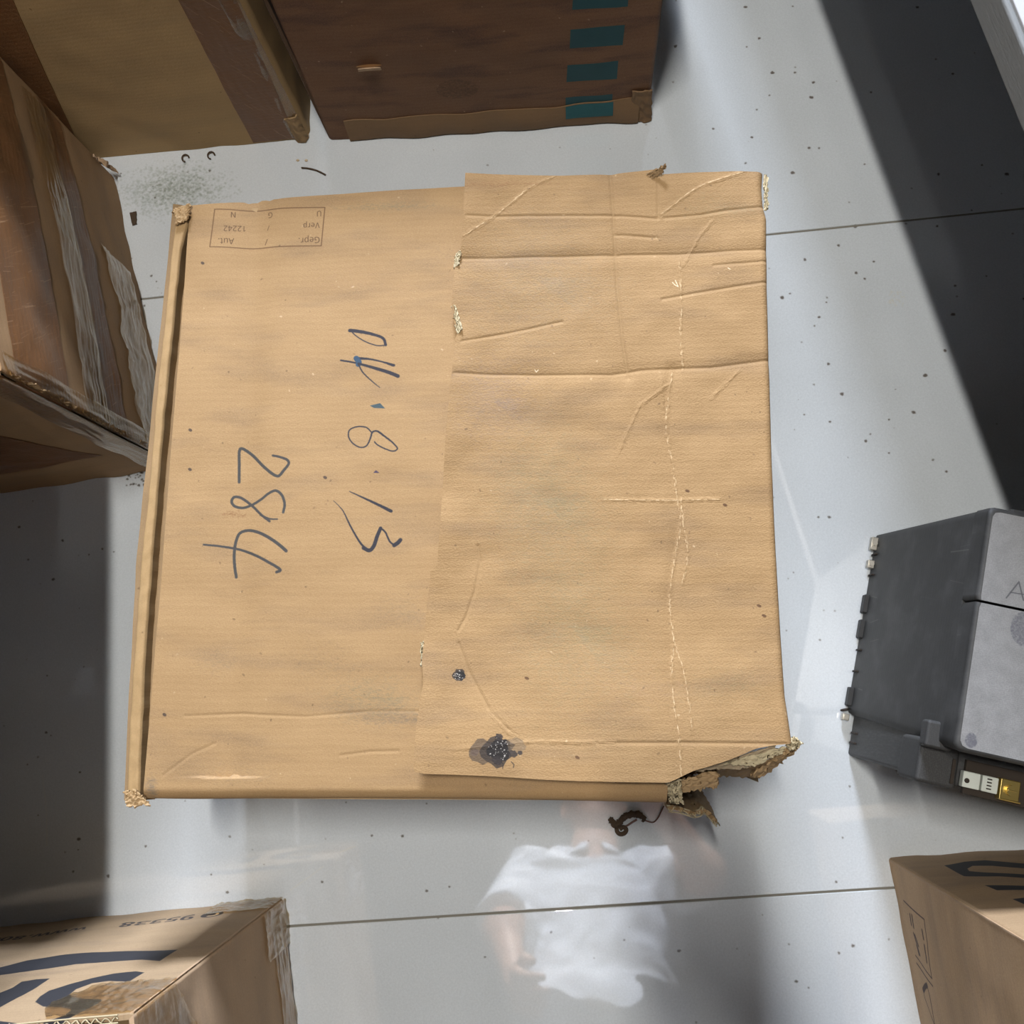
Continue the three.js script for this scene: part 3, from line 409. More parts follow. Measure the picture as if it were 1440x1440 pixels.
  const lidXZ = coons([-0.3794, -0.4584, -0.3129, -0.4621, -0.2483, -0.4642, -0.1702, -0.4672, -0.1034, -0.4684, -0.0026, -0.4697, 0.1068, -0.4698], [-0.3889, 0.1126, -0.3472, 0.1128, -0.28, 0.1116, -0.2136, 0.111, -0.0953, 0.1105, -0.0087, 0.1109, 0.0754, 0.1119], [-0.3794, -0.4584, -0.3804, -0.4274, -0.3813, -0.3042, -0.3833, -0.2031, -0.3844, -0.0946, -0.3866, 0.0026, -0.3878, 0.0725, -0.3889, 0.1126], [0.1068, -0.4698, 0.0979, -0.2903, 0.0874, -0.0909, 0.0754, 0.1119]);
  const rcF = 0.011;
  const warpV = (v) => v < 0.84 ? v / 0.84 * 0.962 : 0.962 + (v - 0.84) / 0.16 * 0.038;
  add('lid_panel', sheet((u, v0) => {
    const v = warpV(v0), [x, z] = lidXZ(u, v), [, ze] = lidXZ(u, 1), dist = ze - z;
    let y = 0.298 + 0.0012 * fbm(x * 7, z * 7, 2) + 0.002 * Math.sin(u * Math.PI) * Math.sin(v * Math.PI);
    const pinch = 0.0018 * Math.exp(-Math.pow((x - [-0.3142, 0.1087][0]) / 0.02, 2)) * sstep(dist, 0.02, 0.002);
    if (dist < rcF) y -= rcF - Math.sqrt(Math.max(0, rcF * rcF - (rcF - dist) * (rcF - dist)));
    return rel(x, y - pinch * 3, z + pinch * n2(x * 200, 1));
  }, 110, 150, 0.004, lidUV, true), lidMat, 'panel with marker numbers');
  // left wall: a rolled rim a finger wide, a gap, and the tucked-in side flap lying lower in it
  const rimXZ = coons([-0.3941, -0.4518, -0.3868, -0.4516, -0.3795, -0.4498], [-0.4029, 0.1143, -0.397, 0.1142, -0.3912, 0.1136], [-0.3941, -0.4518, -0.3964, -0.3643, -0.4005, -0.2767, -0.402, -0.1754, -0.4053, -0.0945, -0.4053, -0.0193, -0.4054, 0.0444, -0.4029, 0.1143], [-0.3795, -0.4498, -0.3857, -0.4108, -0.3883, -0.3494, -0.39, -0.2987, -0.3928, -0.2028, -0.3944, -0.0944, -0.3951, -0.0263, -0.3932, 0.0662, -0.3912, 0.1136]);
  add('left_panel', sheet((u, v) => { const [x, z] = rimXZ(u, v), e = Math.min(u, 1 - u) * 0.011, y = H - (e < 0.003 ? 0.003 - Math.sqrt(Math.max(0, 9e-6 - (0.003 - e) ** 2)) : 0) + 0.0008 * n2(z * 12, 2) + 0.0003 * n2(z * 60, u); return rel(x + 0.0003 * n2(z * 40, 4), y, z); }, 14, 160, 0.292, (u, v, p) => [p.z, p.x], true, V(0, 1, 0)), M.cardRim, 'rolled rim of the left side');
  const grXZ = coons([-0.4014, -0.4655, -0.3751, -0.4646], [-0.4103, 0.1146, -0.3853, 0.1143], [-0.4014, -0.4655, -0.4143, -0.0979, -0.4103, 0.1146], [-0.3751, -0.4646, -0.3819, -0.0976, -0.3853, 0.1143]);
  add('side_flap', sheet((u, v) => { const [x, z] = grXZ(u, v); return rel(x, 0.289 - 0.008 * u + 0.001 * n2(z * 12, u), z); }, 6, 60, 0.004, (u, v, p) => [p.z, p.x], true), M.cardDirty, 'tucked side flap in the gap');
  // crushed ends of the rim
  for (const [a, s] of [[[-0.3947, -0.4523, -0.3776, -0.457, -0.3795, -0.4404, -0.3908, -0.4363], 1], [[-0.4036, 0.1045, -0.3912, 0.1044, -0.3786, 0.1159, -0.3994, 0.1173], 2]]) { const c = pairs(a); add('crushed_corner', sheet((u, v) => { const x = lerp(lerp(c[0][0], c[1][0], u), lerp(c[3][0], c[2][0], u), v), z = lerp(lerp(c[0][1], c[1][1], u), lerp(c[3][1], c[2][1], u), v); return rel(x + 0.001 * n2(v * 9, s), 0.3035 + 0.002 * n2(u * 5 + s, v * 5), z + 0.0012 * n2(u * 11, s + 3)); }, 12, 12, 0.0018, (u, v) => [u * 0.02, v * 0.02], true), M.card, 'crumpled corner of the rim'); }
  // upright walls below
  const wall = (name, a, h0, h1, mat, o = {}) => { const [x0, z0, x1, z1] = a; const L = Math.hypot(x1 - x0, z1 - z0), nx = -(z1 - z0) / L, nz = (x1 - x0) / L; return add(name, sheet((u, v) => { const y1 = typeof h1 === 'function' ? h1(u) : h1; const y = lerp(h0, y1, v), b = (o.bulge ?? 0.002) * Math.sin(Math.PI * u) * Math.sin(Math.PI * v) + (o.out ? o.out(u, v) : 0); return rel(lerp(x0, x1, u) + nx * b, y, lerp(z0, z1, u) + nz * b); }, o.N ?? 40, o.K ?? 16, 0.0045, (u, v) => [u * L, v * 0.3]), mat ?? M.card, o.label); };
  const [flx, flz, frx, frz] = [-0.3942, 0.1126, 0.0754, 0.1107], [brx, brz] = [0.1848, -0.4671], [rrx, rrz] = [0.1801, 0.0603], [blx, blz] = [-0.3837, -0.4571];
  wall('front_panel', [flx, flz - 0.0005, frx, frz - 0.0005], 0.001, 0.2885, M.card);
  wall('back_panel', [brx - 0.004, brz + 0.012, blx, blz + 0.001], 0.001, 0.2925, M.card);
  wall('right_panel', [rrx - 0.0065, rrz - 0.004, brx - 0.0055, brz + 0.012], 0.001, 0.292, M.cardDirty);
  const rag = rng(9), ragN = Array.from({ length: 61 }, () => rag());
  wall('torn_front_panel', [frx + 0.001, frz - 0.0005, rrx - 0.004, frz - 0.004], 0.001, (u) => 0.075 + 0.035 * ragN[Math.round(u * 60)] * Math.sin(u * 3) + (u < 0.1 ? 0.12 * (1 - u * 10) : 0) + (u > 0.92 ? 0.1 * (u - 0.92) * 12 : 0), M.card, { N: 60, label: 'front wall torn away low' });
  add('bottom_panel', new THREE.BoxGeometry(0.565, 0.003, 0.575).translate(-0.0, 0.0022, -0.01), M.cardInside);
  // the loose flap, thick and creased, folded over from the right wall
  const PX = -0.16, PZ = -0.49, PW = 0.36, PD = 0.62, PKx = 1024, PKy = Math.round(1024 * PD / PW), PK = PKx / PW;
  const fC = canvas(PKx, PKy), fc = fC.getContext('2d'); paintCard(fc, PKx, PKy, PW, [152, 122, 82], 81, { dirt: 0.9, specks: 200, flute: 1.5 });
  const fB = canvas(PKx, PKy), fb = fB.getContext('2d'); paintBump(fb, PKx, PKy, PW, 81, { flute: 1.1 });
  const fp = (a) => pairs(a).map(([x, z]) => [(x - PX) * PK, (z - PZ) * PK]);
  const deep = [[-0.1005, -0.4309, -0.0437, -0.4296, 0.0375, -0.4274, 0.0809, -0.4229], [0.0876, -0.4234, 0.1209, -0.4251, 0.1442, -0.4286, 0.1813, -0.4315], [-0.1049, -0.3889, -0.0438, -0.3883, 0.0368, -0.3878, 0.0998, -0.3871, 0.1819, -0.3894], [-0.1105, -0.2745, -0.0382, -0.2715, 0.0346, -0.2705, 0.062, -0.274, 0.1254, -0.2752, 0.1795, -0.2814], [0.0369, -0.4684, 0.0389, -0.4295, 0.0415, -0.3578, 0.0457, -0.3018, 0.0502, -0.2674], [0.082, -0.4644, 0.0816, -0.4243], [0.0164, 0.0598, 0.0892, 0.0594, 0.1753, 0.0602], [-0.1041, -0.3057, -0.0406, -0.3166, -0.0107, -0.3228], [0.1323, -0.3747, 0.1552, -0.3754, 0.1814, -0.3774], [0.0834, -0.3425, 0.1281, -0.3496, 0.1811, -0.357], [0.0405, -0.4078, 0.0804, -0.4035], [-0.0882, -0.1118, -0.0861, -0.0976, -0.0905, -0.072, -0.0986, -0.048, -0.1048, -0.0367], [-0.1047, -0.0248, -0.095, 0.0, -0.076, 0.0337, -0.0573, 0.0517, -0.0481, 0.0577]];
  const high = [[-0.1037, -0.4106, -0.071, -0.4335, -0.0402, -0.4581, -0.0162, -0.4698], [0.0844, -0.4279, 0.1219, -0.4541, 0.1623, -0.4671], [0.0997, -0.3829, 0.1006, -0.349, 0.0987, -0.3073, 0.0996, -0.2731], [0.1041, -0.3756, 0.1202, -0.405, 0.1319, -0.4189], [0.0905, -0.2733, 0.0859, -0.2463, 0.0836, -0.2129, 0.0891, -0.1798, 0.0908, -0.1538, 0.094, -0.1344, 0.0894, -0.1088, 0.085, -0.0835, 0.0817, -0.0585, 0.0839, -0.0275, 0.0812, 0.003, 0.0827, 0.0332, 0.0861, 0.063, 0.086, 0.0865], [0.08, -0.2667, 0.0816, -0.233, 0.0873, -0.2062], [0.0946, -0.1537, 0.0963, -0.1279, 0.0992, -0.1024, 0.0935, -0.0772], [0.0845, -0.0275, 0.0912, -0.003, 0.0951, 0.0272, 0.0967, 0.0511], [0.0261, -0.1533, 0.0769, -0.152, 0.1272, -0.152], [0.0384, -0.1938, 0.0599, -0.2401, 0.0863, -0.2598], [0.1243, -0.2455, 0.1509, -0.2719], [-0.076, 0.0337, -0.0623, 0.0494, -0.0462, 0.0589], [-0.1069, 0.0652, -0.0326, 0.0588, 0.0286, 0.0597]];
  for (const a of deep) crease(fb, fp(a), 1.7, true, PK / 1000);
  for (const a of high) { const pts = fp(a), r = rng(pts.length); for (const [w, al] of [[4.5, 0.07], [2.6, 0.09], [1.4, 0.12]]) for (let i = 0; i + 1 < pts.length; i++) { const k = 6; for (let j = 0; j < k; j++) if (r() < 0.8) line(fb, [0, 1].map((e) => [0, 1].map((c) => lerp(pts[i][c], pts[i + 1][c], (j + e * 1.2) / k) + (r() - 0.5) * 4)), `rgba(235,235,235,${al})`, w * PK / 1000); } }
  { const r = rng(83);                                       // paper rubbed pale along the old creases, in broken dashes
    for (const a of [high[4], high[2], high[6], high[7], high[8], high[1], high[0]]) { const pts = fp(a), cur = new THREE.CatmullRomCurve3(pts.map(([x, y]) => V(x, y, 0))), n = Math.ceil(cur.getLength() / 5); for (let i = 0; i < n; i++) if (r() < 0.55) { const q = cur.getPointAt(i / n), q2 = cur.getPointAt(Math.min(1, (i + 1.4) / n)), j = (r() - 0.5) * 5; line(fc, [[q.x + j, q.y], [q2.x + j, q2.y]], `rgba(222,196,158,${0.25 + 0.4 * r()})`, 1 + 1.6 * r()); } }
    const speckle = (a, sx, sz, n, al, col = '112,96,82') => { const [[x, y]] = fp(a); for (let k = 0; k < n; k++) { const A = r() * 7, q = Math.sqrt(-Math.log(1 - 0.98 * r())) * 0.7; fc.fillStyle = `rgba(${col},${al})`; fc.fillRect(x + Math.cos(A) * q * sx * PK, y + Math.sin(A) * q * sz * PK, 2 + 9 * r(), 1.5 + r()); } };
    speckle([-0.0371, -0.3673], 0.075, 0.075, 22000, 0.06); speckle([-0.0771, -0.2498], 0.045, 0.05, 9000, 0.055); speckle([-0.0315, -0.1554], 0.06, 0.08, 16000, 0.05); speckle([-0.007, -0.0402], 0.06, 0.09, 16000, 0.05); speckle([0.0357, 0.0091], 0.06, 0.04, 2600, 0.035); speckle([0.1311, -0.4334], 0.05, 0.02, 1400, 0.04); speckle([-0.0445, -0.1295], 0.05, 0.03, 1600, 0.035); speckle([0.1212, 0.0091], 0.05, 0.03, 1400, 0.04);  // grainy patches that darken the middle and left of the flap
    speckle([-0.0711, -0.463], 0.05, 0.004, 500, 0.1, '120,84,46');
    // two scorched oil spots with a grit of pale crystals
    const blot = (a, pts) => { const [[x, y]] = fp(a); pts.forEach(([dx, dy, s, al, col]) => { fc.fillStyle = `rgba(${col ?? '44,38,36'},${al})`; fc.beginPath(); for (let q = 0; q < 16; q++) { const t2 = q / 16 * 6.283, e = s * PK * (0.8 + 0.4 * r()); fc.lineTo(x + dx * PK + Math.cos(t2) * e * 1.15, y + dy * PK + Math.sin(t2) * e); } fc.fill(); }); };
    const grit = (a, sx, sz, n) => { const [[x, y]] = fp(a); for (let k = 0; k < n; k++) { fc.fillStyle = r() < 0.45 ? 'rgba(205,200,192,0.9)' : 'rgba(24,20,20,0.8)'; const A = r() * 7, q = Math.sqrt(r()); fc.beginPath(); fc.arc(x + Math.cos(A) * q * sx * PK, y + Math.sin(A) * q * sz * PK, 0.6 + 0.9 * r(), 0, 7); fc.fill(); } };
    blot([-0.1038, 0.0031], [[0, 0, 0.0052, 0.85, '46,38,32'], [0.001, 0, 0.004, 0.9, '26,22,20']]); grit([-0.1038, 0.0031], 0.0045, 0.0045, 40);
    blot([-0.0697, 0.0662], [[-0.012, 0.001, 0.0095, 0.65, '70,58,50'], [0, 0.001, 0.0125, 0.75, '44,37,33'], [0.003, 0, 0.009, 0.9, '24,20,18'], [0.016, -0.003, 0.007, 0.55, '110,92,72'], [0.014, 0.003, 0.003, 0.8], [0.02, 0.002, 0.0018, 0.8], [-0.019, 0.002, 0.003, 0.7, '84,70,62'], [0.002, -0.011, 0.003, 0.8], [0.001, 0.009, 0.004, 0.8]]); grit([-0.0684, 0.065], 0.009, 0.010, 90);
    for (const a of [[-0.066, 0.0758, -0.0641, 0.0781, -0.0647, 0.0811], [-0.0573, 0.0757, -0.0549, 0.0781, -0.0555, 0.0805]]) line(fc, fp(a), 'rgba(40,34,32,0.8)', 2);
    for (const a of [[0.1333, -0.1468], [0.1592, -0.0569], [0.1631, -0.0482], [-0.0442, 0.0055], [-0.0009, 0.0718], [0.1005, -0.1601]]) { const [[x, y]] = fp(a); fc.fillStyle = 'rgba(84,58,36,0.85)'; fc.beginPath(); fc.ellipse(x, y, 6, 3.6, 0.4, 0, 7); fc.fill(); }
    for (const a of [[-0.0362, -0.2769, -0.0348, -0.2749, -0.0329, -0.2769], [0.093, -0.3591, 0.0956, -0.3562, 0.0982, -0.3547, 0.0957, -0.3611], [0.1446, -0.3715, 0.1465, -0.3701]]) line(fc, fp(a), 'rgba(232,214,184,0.9)', 2);
  }
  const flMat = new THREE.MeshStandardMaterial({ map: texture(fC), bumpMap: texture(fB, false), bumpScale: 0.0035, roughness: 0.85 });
  const flUV = (u, v, p) => [(p.x + O.x - PX) / PW, 1 - (p.z + O.z - PZ) / PD];
  const flXZ = coons([-0.1022, -0.4747, -0.0711, -0.4727, -0.0299, -0.4703, 0.0383, -0.4691, 0.0687, -0.4715, 0.0796, -0.4726, 0.0835, -0.4673, 0.119, -0.4681, 0.1591, -0.4679, 0.1815, -0.4663],
    [-0.1394, 0.0838, -0.1312, 0.0855, -0.0744, 0.0875, -0.026, 0.0901, 0.0279, 0.0914, 0.0748, 0.0917, 0.0827, 0.0887, 0.096, 0.0822, 0.1093, 0.0786, 0.1232, 0.0744, 0.1365, 0.0696, 0.1498, 0.0637, 0.1636, 0.0612, 0.1809, 0.0594],
    [-0.1022, -0.4747, -0.1039, -0.4347, -0.1057, -0.4012, -0.1097, -0.3897, -0.1123, -0.3783, -0.1135, -0.3625, -0.1146, -0.3412, -0.1124, -0.3256, -0.1076, -0.3156, -0.1109, -0.3086, -0.1132, -0.2781, -0.1156, -0.2506, -0.1179, -0.2234, -0.1211, -0.1632, -0.1226, -0.1303, -0.1247, -0.094, -0.1305, -0.0902, -0.1321, -0.0723, -0.1338, -0.0577, -0.1354, -0.0343, -0.1369, -0.0081, -0.1355, 0.0, -0.1347, 0.0087, -0.1375, 0.0296, -0.1397, 0.046, -0.141, 0.0792, -0.1397, 0.084],
    [0.1815, -0.4663, 0.1802, -0.4518, 0.1807, -0.4344, 0.1834, -0.4214, 0.1809, -0.3536, 0.1796, -0.2984, 0.179, -0.2578, 0.1775, -0.185, 0.1772, -0.127, 0.1775, -0.058, 0.1779, 0.021, 0.1798, 0.0418, 0.1813, 0.0595]);
  const shallow = [deep[2], deep[3], deep[4], high[4]], foldR = 0.007;
  const flapPoint = (u, v) => {
    const [x, z] = flXZ(u, v), [xr] = flXZ(1, v), [, zb] = flXZ(u, 1), dr = xr - x;
    let y = 0.3062 + 0.0016 * fbm(x * 9 + 3, z * 9, 3) + 0.012 * Math.pow(sstep(v, 0.72, 1), 1.5) * (1 - 0.55 * sstep(u, 0.55, 1)) + 0.0035 * Math.pow(1 - sstep(v, 0, 0.22), 2) * (1 - 0.4 * u) + 0.0045 * (1 - sstep(u, 0, 0.12)) * (0.6 + 0.4 * n2(z * 10, 7));
    for (const c of shallow) y -= 0.0013 * Math.exp(-Math.pow(segDist(x, z, c) / 0.006, 2));
    if (dr < foldR) y -= foldR - Math.sqrt(Math.max(0, foldR * foldR - (foldR - dr) ** 2));
    return [x, y, z, zb - z];
  };
  const warpU = (u) => u < 0.9 ? u / 0.9 * 0.97 : 0.97 + (u - 0.9) / 0.1 * 0.03;
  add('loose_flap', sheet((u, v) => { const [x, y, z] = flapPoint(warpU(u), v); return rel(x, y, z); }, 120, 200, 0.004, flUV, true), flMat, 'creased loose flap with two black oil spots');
  // torn bits of the flap's edges
  const patch = (name, a, ys, mat, label, o = {}) => { const c = pairs(a); return add(name, sheet((u, v) => { const x = lerp(lerp(c[0][0], c[1][0], u), lerp(c[3][0], c[2][0], u), v), z = lerp(lerp(c[0][1], c[1][1], u), lerp(c[3][1], c[2][1], u), v), y = lerp(lerp(ys[0], ys[1], u), lerp(ys[3], ys[2], u), v); const w = o.rough ?? 0.0012; return rel(x + w * n3(u * 7, v * 7, o.s ?? 1), y + w * n3(u * 9, v * 5, (o.s ?? 1) + 3) + (o.curl ?? 0) * Math.sin(u * Math.PI), z + w * n3(u * 8, v * 8, (o.s ?? 1) + 6)); }, o.N ?? 14, o.K ?? 12, o.th ?? 0.0014, (u, v) => [u * 0.04 + 0.1, v * 0.04], true), mat, label); };
  patch('torn_edge', [-0.111, -0.3944, -0.1062, -0.3964, -0.1088, -0.382, -0.1135, -0.3793], [0.307, 0.309, 0.309, 0.306], M.torn, 'white torn paper edge', { s: 2, rough: 0.0008 });
  patch('torn_edge', [-0.1151, -0.3408, -0.1118, -0.3407, -0.1041, -0.3179, -0.1088, -0.3124], [0.306, 0.309, 0.311, 0.308], M.torn, 'white torn paper edge', { s: 3, rough: 0.001 });
  patch('torn_edge', [-0.1389, -0.0255, -0.1357, -0.0268, -0.1354, -0.0068, -0.1385, -0.0043], [0.306, 0.309, 0.309, 0.306], M.torn, 'white torn paper edge', { s: 4, rough: 0.0008 });
  patch('torn_tab', [0.069, -0.4678, 0.0893, -0.4721, 0.0864, -0.4656, 0.0743, -0.4639], [0.308, 0.318, 0.314, 0.308], M.cardDirty, 'bent tab standing up on the far edge', { s: 5 });
  patch('torn_edge', [0.1824, -0.465, 0.186, -0.4642, 0.1845, -0.4308, 0.1821, -0.4295], [0.306, 0.304, 0.303, 0.304], M.torn, 'split far right corner', { s: 6, rough: 0.001, N: 8, K: 20 });
  // the torn near right corner
  patch('inner_ply', [0.0967, 0.0833, 0.169, 0.0617, 0.1661, 0.0723, 0.1442, 0.0807], [0.303, 0.303, 0.300, 0.298], M.tornGrey, 'grey inner ply of the torn corner', { s: 7, rough: 0.0012, N: 24, K: 14 });
  patch('inner_ply', [0.1252, 0.0773, 0.1767, 0.0628, 0.1735, 0.0675, 0.1502, 0.08], [0.3055, 0.306, 0.303, 0.301], M.torn, 'pale ply of the torn corner', { s: 17, rough: 0.0013, N: 24, K: 10 });
  patch('added_inner_wall', [0.1206, 0.0824, 0.1744, 0.0758, 0.1659, 0.0958, 0.1278, 0.0949], [0.285, 0.285, 0.235, 0.24], M.cardInside, 'added inner liner piece, toned darker for the shade behind the tear', { s: 19, rough: 0.0015, N: 20, K: 10 });  // sheet added in a darker card tone for the shade in the hole
  patch('torn_wall_stub', [0.0824, 0.0928, 0.1191, 0.0866, 0.1211, 0.0972, 0.0906, 0.1028], [0.297, 0.294, 0.288, 0.290], M.card, 'stub of the torn front wall', { s: 8, rough: 0.0016, th: 0.004 });
  patch('torn_edge', [0.0758, 0.0929, 0.0868, 0.0916, 0.0886, 0.1122, 0.0789, 0.1117], [0.2995, 0.2995, 0.291, 0.2885], M.torn, 'pale exposed flutes at the tear', { s: 9, rough: 0.0022, N: 16, K: 20 });
  patch('hanging_corner', [0.1803, 0.0633, 0.1888, 0.0638, 0.1692, 0.0926, 0.1547, 0.0921], [0.302, 0.298, 0.25, 0.262], M.card, 'hanging corner piece', { s: 10, rough: 0.0017, th: 0.003 });
  patch('torn_edge', [0.176, 0.0604, 0.1846, 0.055, 0.1902, 0.0609, 0.1805, 0.0656], [0.307, 0.306, 0.303, 0.304], M.torn, 'frayed tip of the corner', { s: 11, rough: 0.0022 });
  // a bent-out piece of the front wall: a pocket that opens upward
  { const a = [0.0798, 0.1204, 0.1049, 0.1283, 0.1146, 0.1276, 0.1282, 0.1418], bse = [frx - 0.002, frz + 0.001, frx + 0.05, frz + 0.004], top = pairs(a);
    const fn = (u, v) => { const k = u * 3, i = Math.min(2, Math.floor(k)), x = lerp(top[i][0], top[i + 1][0], k - i), z = lerp(top[i][1], top[i + 1][1], k - i); const y = lerp(0.03, 0.262 - 0.05 * u, v); return rel(lerp(lerp(bse[0], bse[2], u), x, v) + 0.0015 * n2(u * 9, v * 4), y + (v > 0.98 ? 0.004 * n2(u * 18, 2) : 0), lerp(lerp(bse[1], bse[3], u), z, Math.pow(v, 1.2)) + 0.002 * n2(u * 6, v * 7)); };
    add('bent_out_piece', sheet(fn, 24, 24, 0.004, (u, v) => [u * 0.08, v * 0.25]), M.cardInside, 'strip of front wall bent outward');
    const rim = (u) => { const p = fn(u, 1); return [p.add(V(0, 0.001, -0.001)), V(0.3, 0, 0.95)]; };
    corrugated('torn_edge', t, rim, 9, 0.0024, M.torn);
    const side = (u) => { const p = fn(1, 1 - 0.18 * u); return [p.add(V(0.001, 0.001, 0)), V(0.9, 0, 0.3)]; };
    corrugated('torn_edge', t, side, 5, 0.0026, M.torn); }
}
// ---------------------------------------------------------------- the electrical unit on the floor at the right
{
  const O = [0.313, 0.048], ang = Math.atan2(0.22, 0.976);
  const t = thing('drive_unit', 'dark grey plastic electrical drive unit with a dusty top coloured paler for the light on it at the right edge', 'device', [O[0], 0, O[1]], -ang);
  // plastic: dark, with scuffs, dust and handling marks that have a grain of their own
  const c = canvas(1024, 1024), x = c.getContext('2d'), im = x.createImageData(1024, 1024), r = rng(91);
  for (let j = 0; j < 1024; j++) for (let i = 0; i < 1024; i++) { const X = i / 1024, Y = j / 1024, dust = Math.max(0, fbm(X * 5, Y * 5, 3) + 0.1) * 22 * (0.6 + 0.8 * r()), g = (r() - 0.5) * 9 + 4 * fbm(X * 30, Y * 30, 2) + dust, k = (j * 1024 + i) * 4; im.data[k] = 38 + g; im.data[k + 1] = 38 + g; im.data[k + 2] = 37 + g; im.data[k + 3] = 255; }
  x.putImageData(im, 0, 0);
  for (let k = 0; k < 26; k++) { x.strokeStyle = `rgba(${r() < 0.5 ? '52,52,54' : '120,118,112'},${0.25 + 0.3 * r()})`; x.lineWidth = 1 + 3 * r(); const a = r() * 1024, b = r() * 1024; x.beginPath(); x.moveTo(a, b); x.lineTo(a + (r() - 0.5) * 30, b + 40 + 110 * r()); x.stroke(); }
  const pt = texture(c, true, true); pt.repeat.set(3, 3);
  const plastic = new THREE.MeshStandardMaterial({ map: pt, roughness: 0.62, bumpMap: genBT, bumpScale: 0.0006 });
  const c2 = canvas(1024, 1024), y = c2.getContext('2d'), im2 = y.createImageData(1024, 1024);   // the cover's top: base paler for the light it catches, dust grain, two wiped spots, a marker letter
  for (let j = 0; j < 1024; j++) for (let i = 0; i < 1024; i++) { const X = i / 1024, Y = j / 1024, g = (r() - 0.5) * 16 + 9 * fbm(X * 12, Y * 12, 3) + 5 * n2(X * 120, Y * 120), k = (j * 1024 + i) * 4; im2.data[k] = 116 + g; im2.data[k + 1] = 116 + g; im2.data[k + 2] = 115 + g; im2.data[k + 3] = 255; }
  y.putImageData(im2, 0, 0);
  const TX = 0.0, TZ = -0.22, TS = 0.26, tp = (a, b) => [(a - TX) / TS * 1024, (b - TZ) / TS * 1024];
  const wipe = (a, b, s, n) => { const [p, q] = tp(a, b); for (let k = 0; k < n; k++) { const A = r() * 7, e = Math.sqrt(r()) * s / TS * 1024; y.fillStyle = 'rgba(74,75,80,0.16)'; y.fillRect(p + Math.cos(A) * e * 0.8, q + Math.sin(A) * e, 5, 5); } };
  wipe(0.051, -0.099, 0.015, 1900); wipe(0.020, 0.004, 0.006, 500);
  { const w = (a) => a.map(([u, v]) => tp(0.0405 + u * 0.013, -0.1285 + v * 0.010)); line(y, w([[-0.6, 0.7], [0.05, -0.9], [0.5, 0.6]]), 'rgba(64,64,66,0.8)', 5); line(y, w([[-0.4, 0.15], [0.45, 0.1]]), 'rgba(64,64,66,0.8)', 4); }
  const topMat = new THREE.MeshStandardMaterial({ map: texture(c2), roughness: 0.7, bumpMap: genBT, bumpScale: 0.0006 });  // paler copy of the plastic: light on the top put into its colour
  // cover halves: tapered shells with rounded top edges, a narrow gap between them
  const W = 0.24, HH = 0.3, a0 = (h) => 0.0078 * h / HH, zb = (h) => -0.218 + 0.019 * h / HH, zf = (h) => 0.0 + 0.016 * h / HH;
  const shell = (z0, z1, rb, rf, hLow, hTop, top) => {        // z0(h), z1(h): back and front edges; rb, rf: radius of the plan corners
    const R = 0.004, ring = (h, inset) => { const A = a0(h) + inset, B = W - inset, C = z0(h) + (rb > 0.002 ? inset : inset * 0.12), D = z1(h) - (rf > 0.002 ? inset : inset * 0.12), s = new THREE.Path(), q = (v) => Math.max(0.0008, v); s.moveTo(A + q(rb), C); s.lineTo(B - q(rb), C); s.quadraticCurveTo(B, C, B, C + q(rb)); s.lineTo(B, D - q(rf)); s.quadraticCurveTo(B, D, B - q(rf), D); s.lineTo(A + q(rf), D); s.quadraticCurveTo(A, D, A, D - q(rf)); s.lineTo(A, C + q(rb)); s.quadraticCurveTo(A, C, A + q(rb), C); return s.getSpacedPoints(144); };
    const levels = [0, 0.25, 0.5, 0.75, 1].map((k) => [lerp(hLow, top ? hTop - R : hTop, k), 0]); if (top) for (let k = 1; k <= 6; k++) levels.push([hTop - R + R * Math.sin(k / 6 * Math.PI / 2), R * (1 - Math.cos(k / 6 * Math.PI / 2))]);
    const rings = levels.map(([h, i]) => ring(h, i).map((p) => V(p.x, h, p.y))), pos = [], uv = [], idx = [], n = 145;
    rings.forEach((q) => q.forEach((p, i) => { pos.push(p.x, p.y, p.z); uv.push(i / 144 * 0.9, p.y); }));
    for (let j = 0; j + 1 < rings.length; j++) for (let i = 0; i + 1 < n; i++) { const p = j * n + i; idx.push(p, p + n, p + 1, p + 1, p + n, p + n + 1); }
    const side = new THREE.BufferGeometry(); side.setAttribute('position', new THREE.Float32BufferAttribute(pos, 3)); side.setAttribute('uv', new THREE.Float32BufferAttribute(uv, 2)); side.setIndex(idx); side.computeVertexNormals();
    const last = rings[rings.length - 1], tg = new THREE.ShapeGeometry(new THREE.Shape(last.map((p) => new THREE.Vector2(p.x, -p.z)))).rotateX(-Math.PI / 2).translate(0, hTop, 0), tu = tg.attributes.uv, tq = tg.attributes.position;
    for (let k = 0; k < tu.count; k++) tu.setXY(k, (tq.getX(k) - TX) / TS, 1 - (tq.getZ(k) - TZ) / TS);
    return [side, tg];
  };
  const seam = -0.114, hC = 0.272;
  const [s0, t0] = shell(zb, zf, 0.006, 0.008, 0.002, hC, false), [s1, t1] = shell(zb, () => seam - 0.0007, 0.006, 0.001, hC, HH, true), [s2, t2] = shell(() => seam + 0.0007, zf, 0.001, 0.008, hC, HH, true);
  part('housing', merge([s0, t0]), plastic, t, 'tall dark side walls');
  const rear = part('rear_cover', s1, plastic, t, 'rear half of the cover'), front = part('front_cover', s2, plastic, t, 'front half of the cover');
  part('lit_cover_top', t1, topMat, rear, 'dusty rear half coloured paler for the light'); part('lit_cover_top', t2, topMat, front, 'dusty front half coloured paler for the light, with wiped spots');
  part('back_strip', bx(0.2, 0.285, 0.012, 0.132, 0.144, -0.213, 0.003).applyMatrix4(new THREE.Matrix4().makeShear(0, 0, 0, 0.05, 0, 0)), plastic, t);
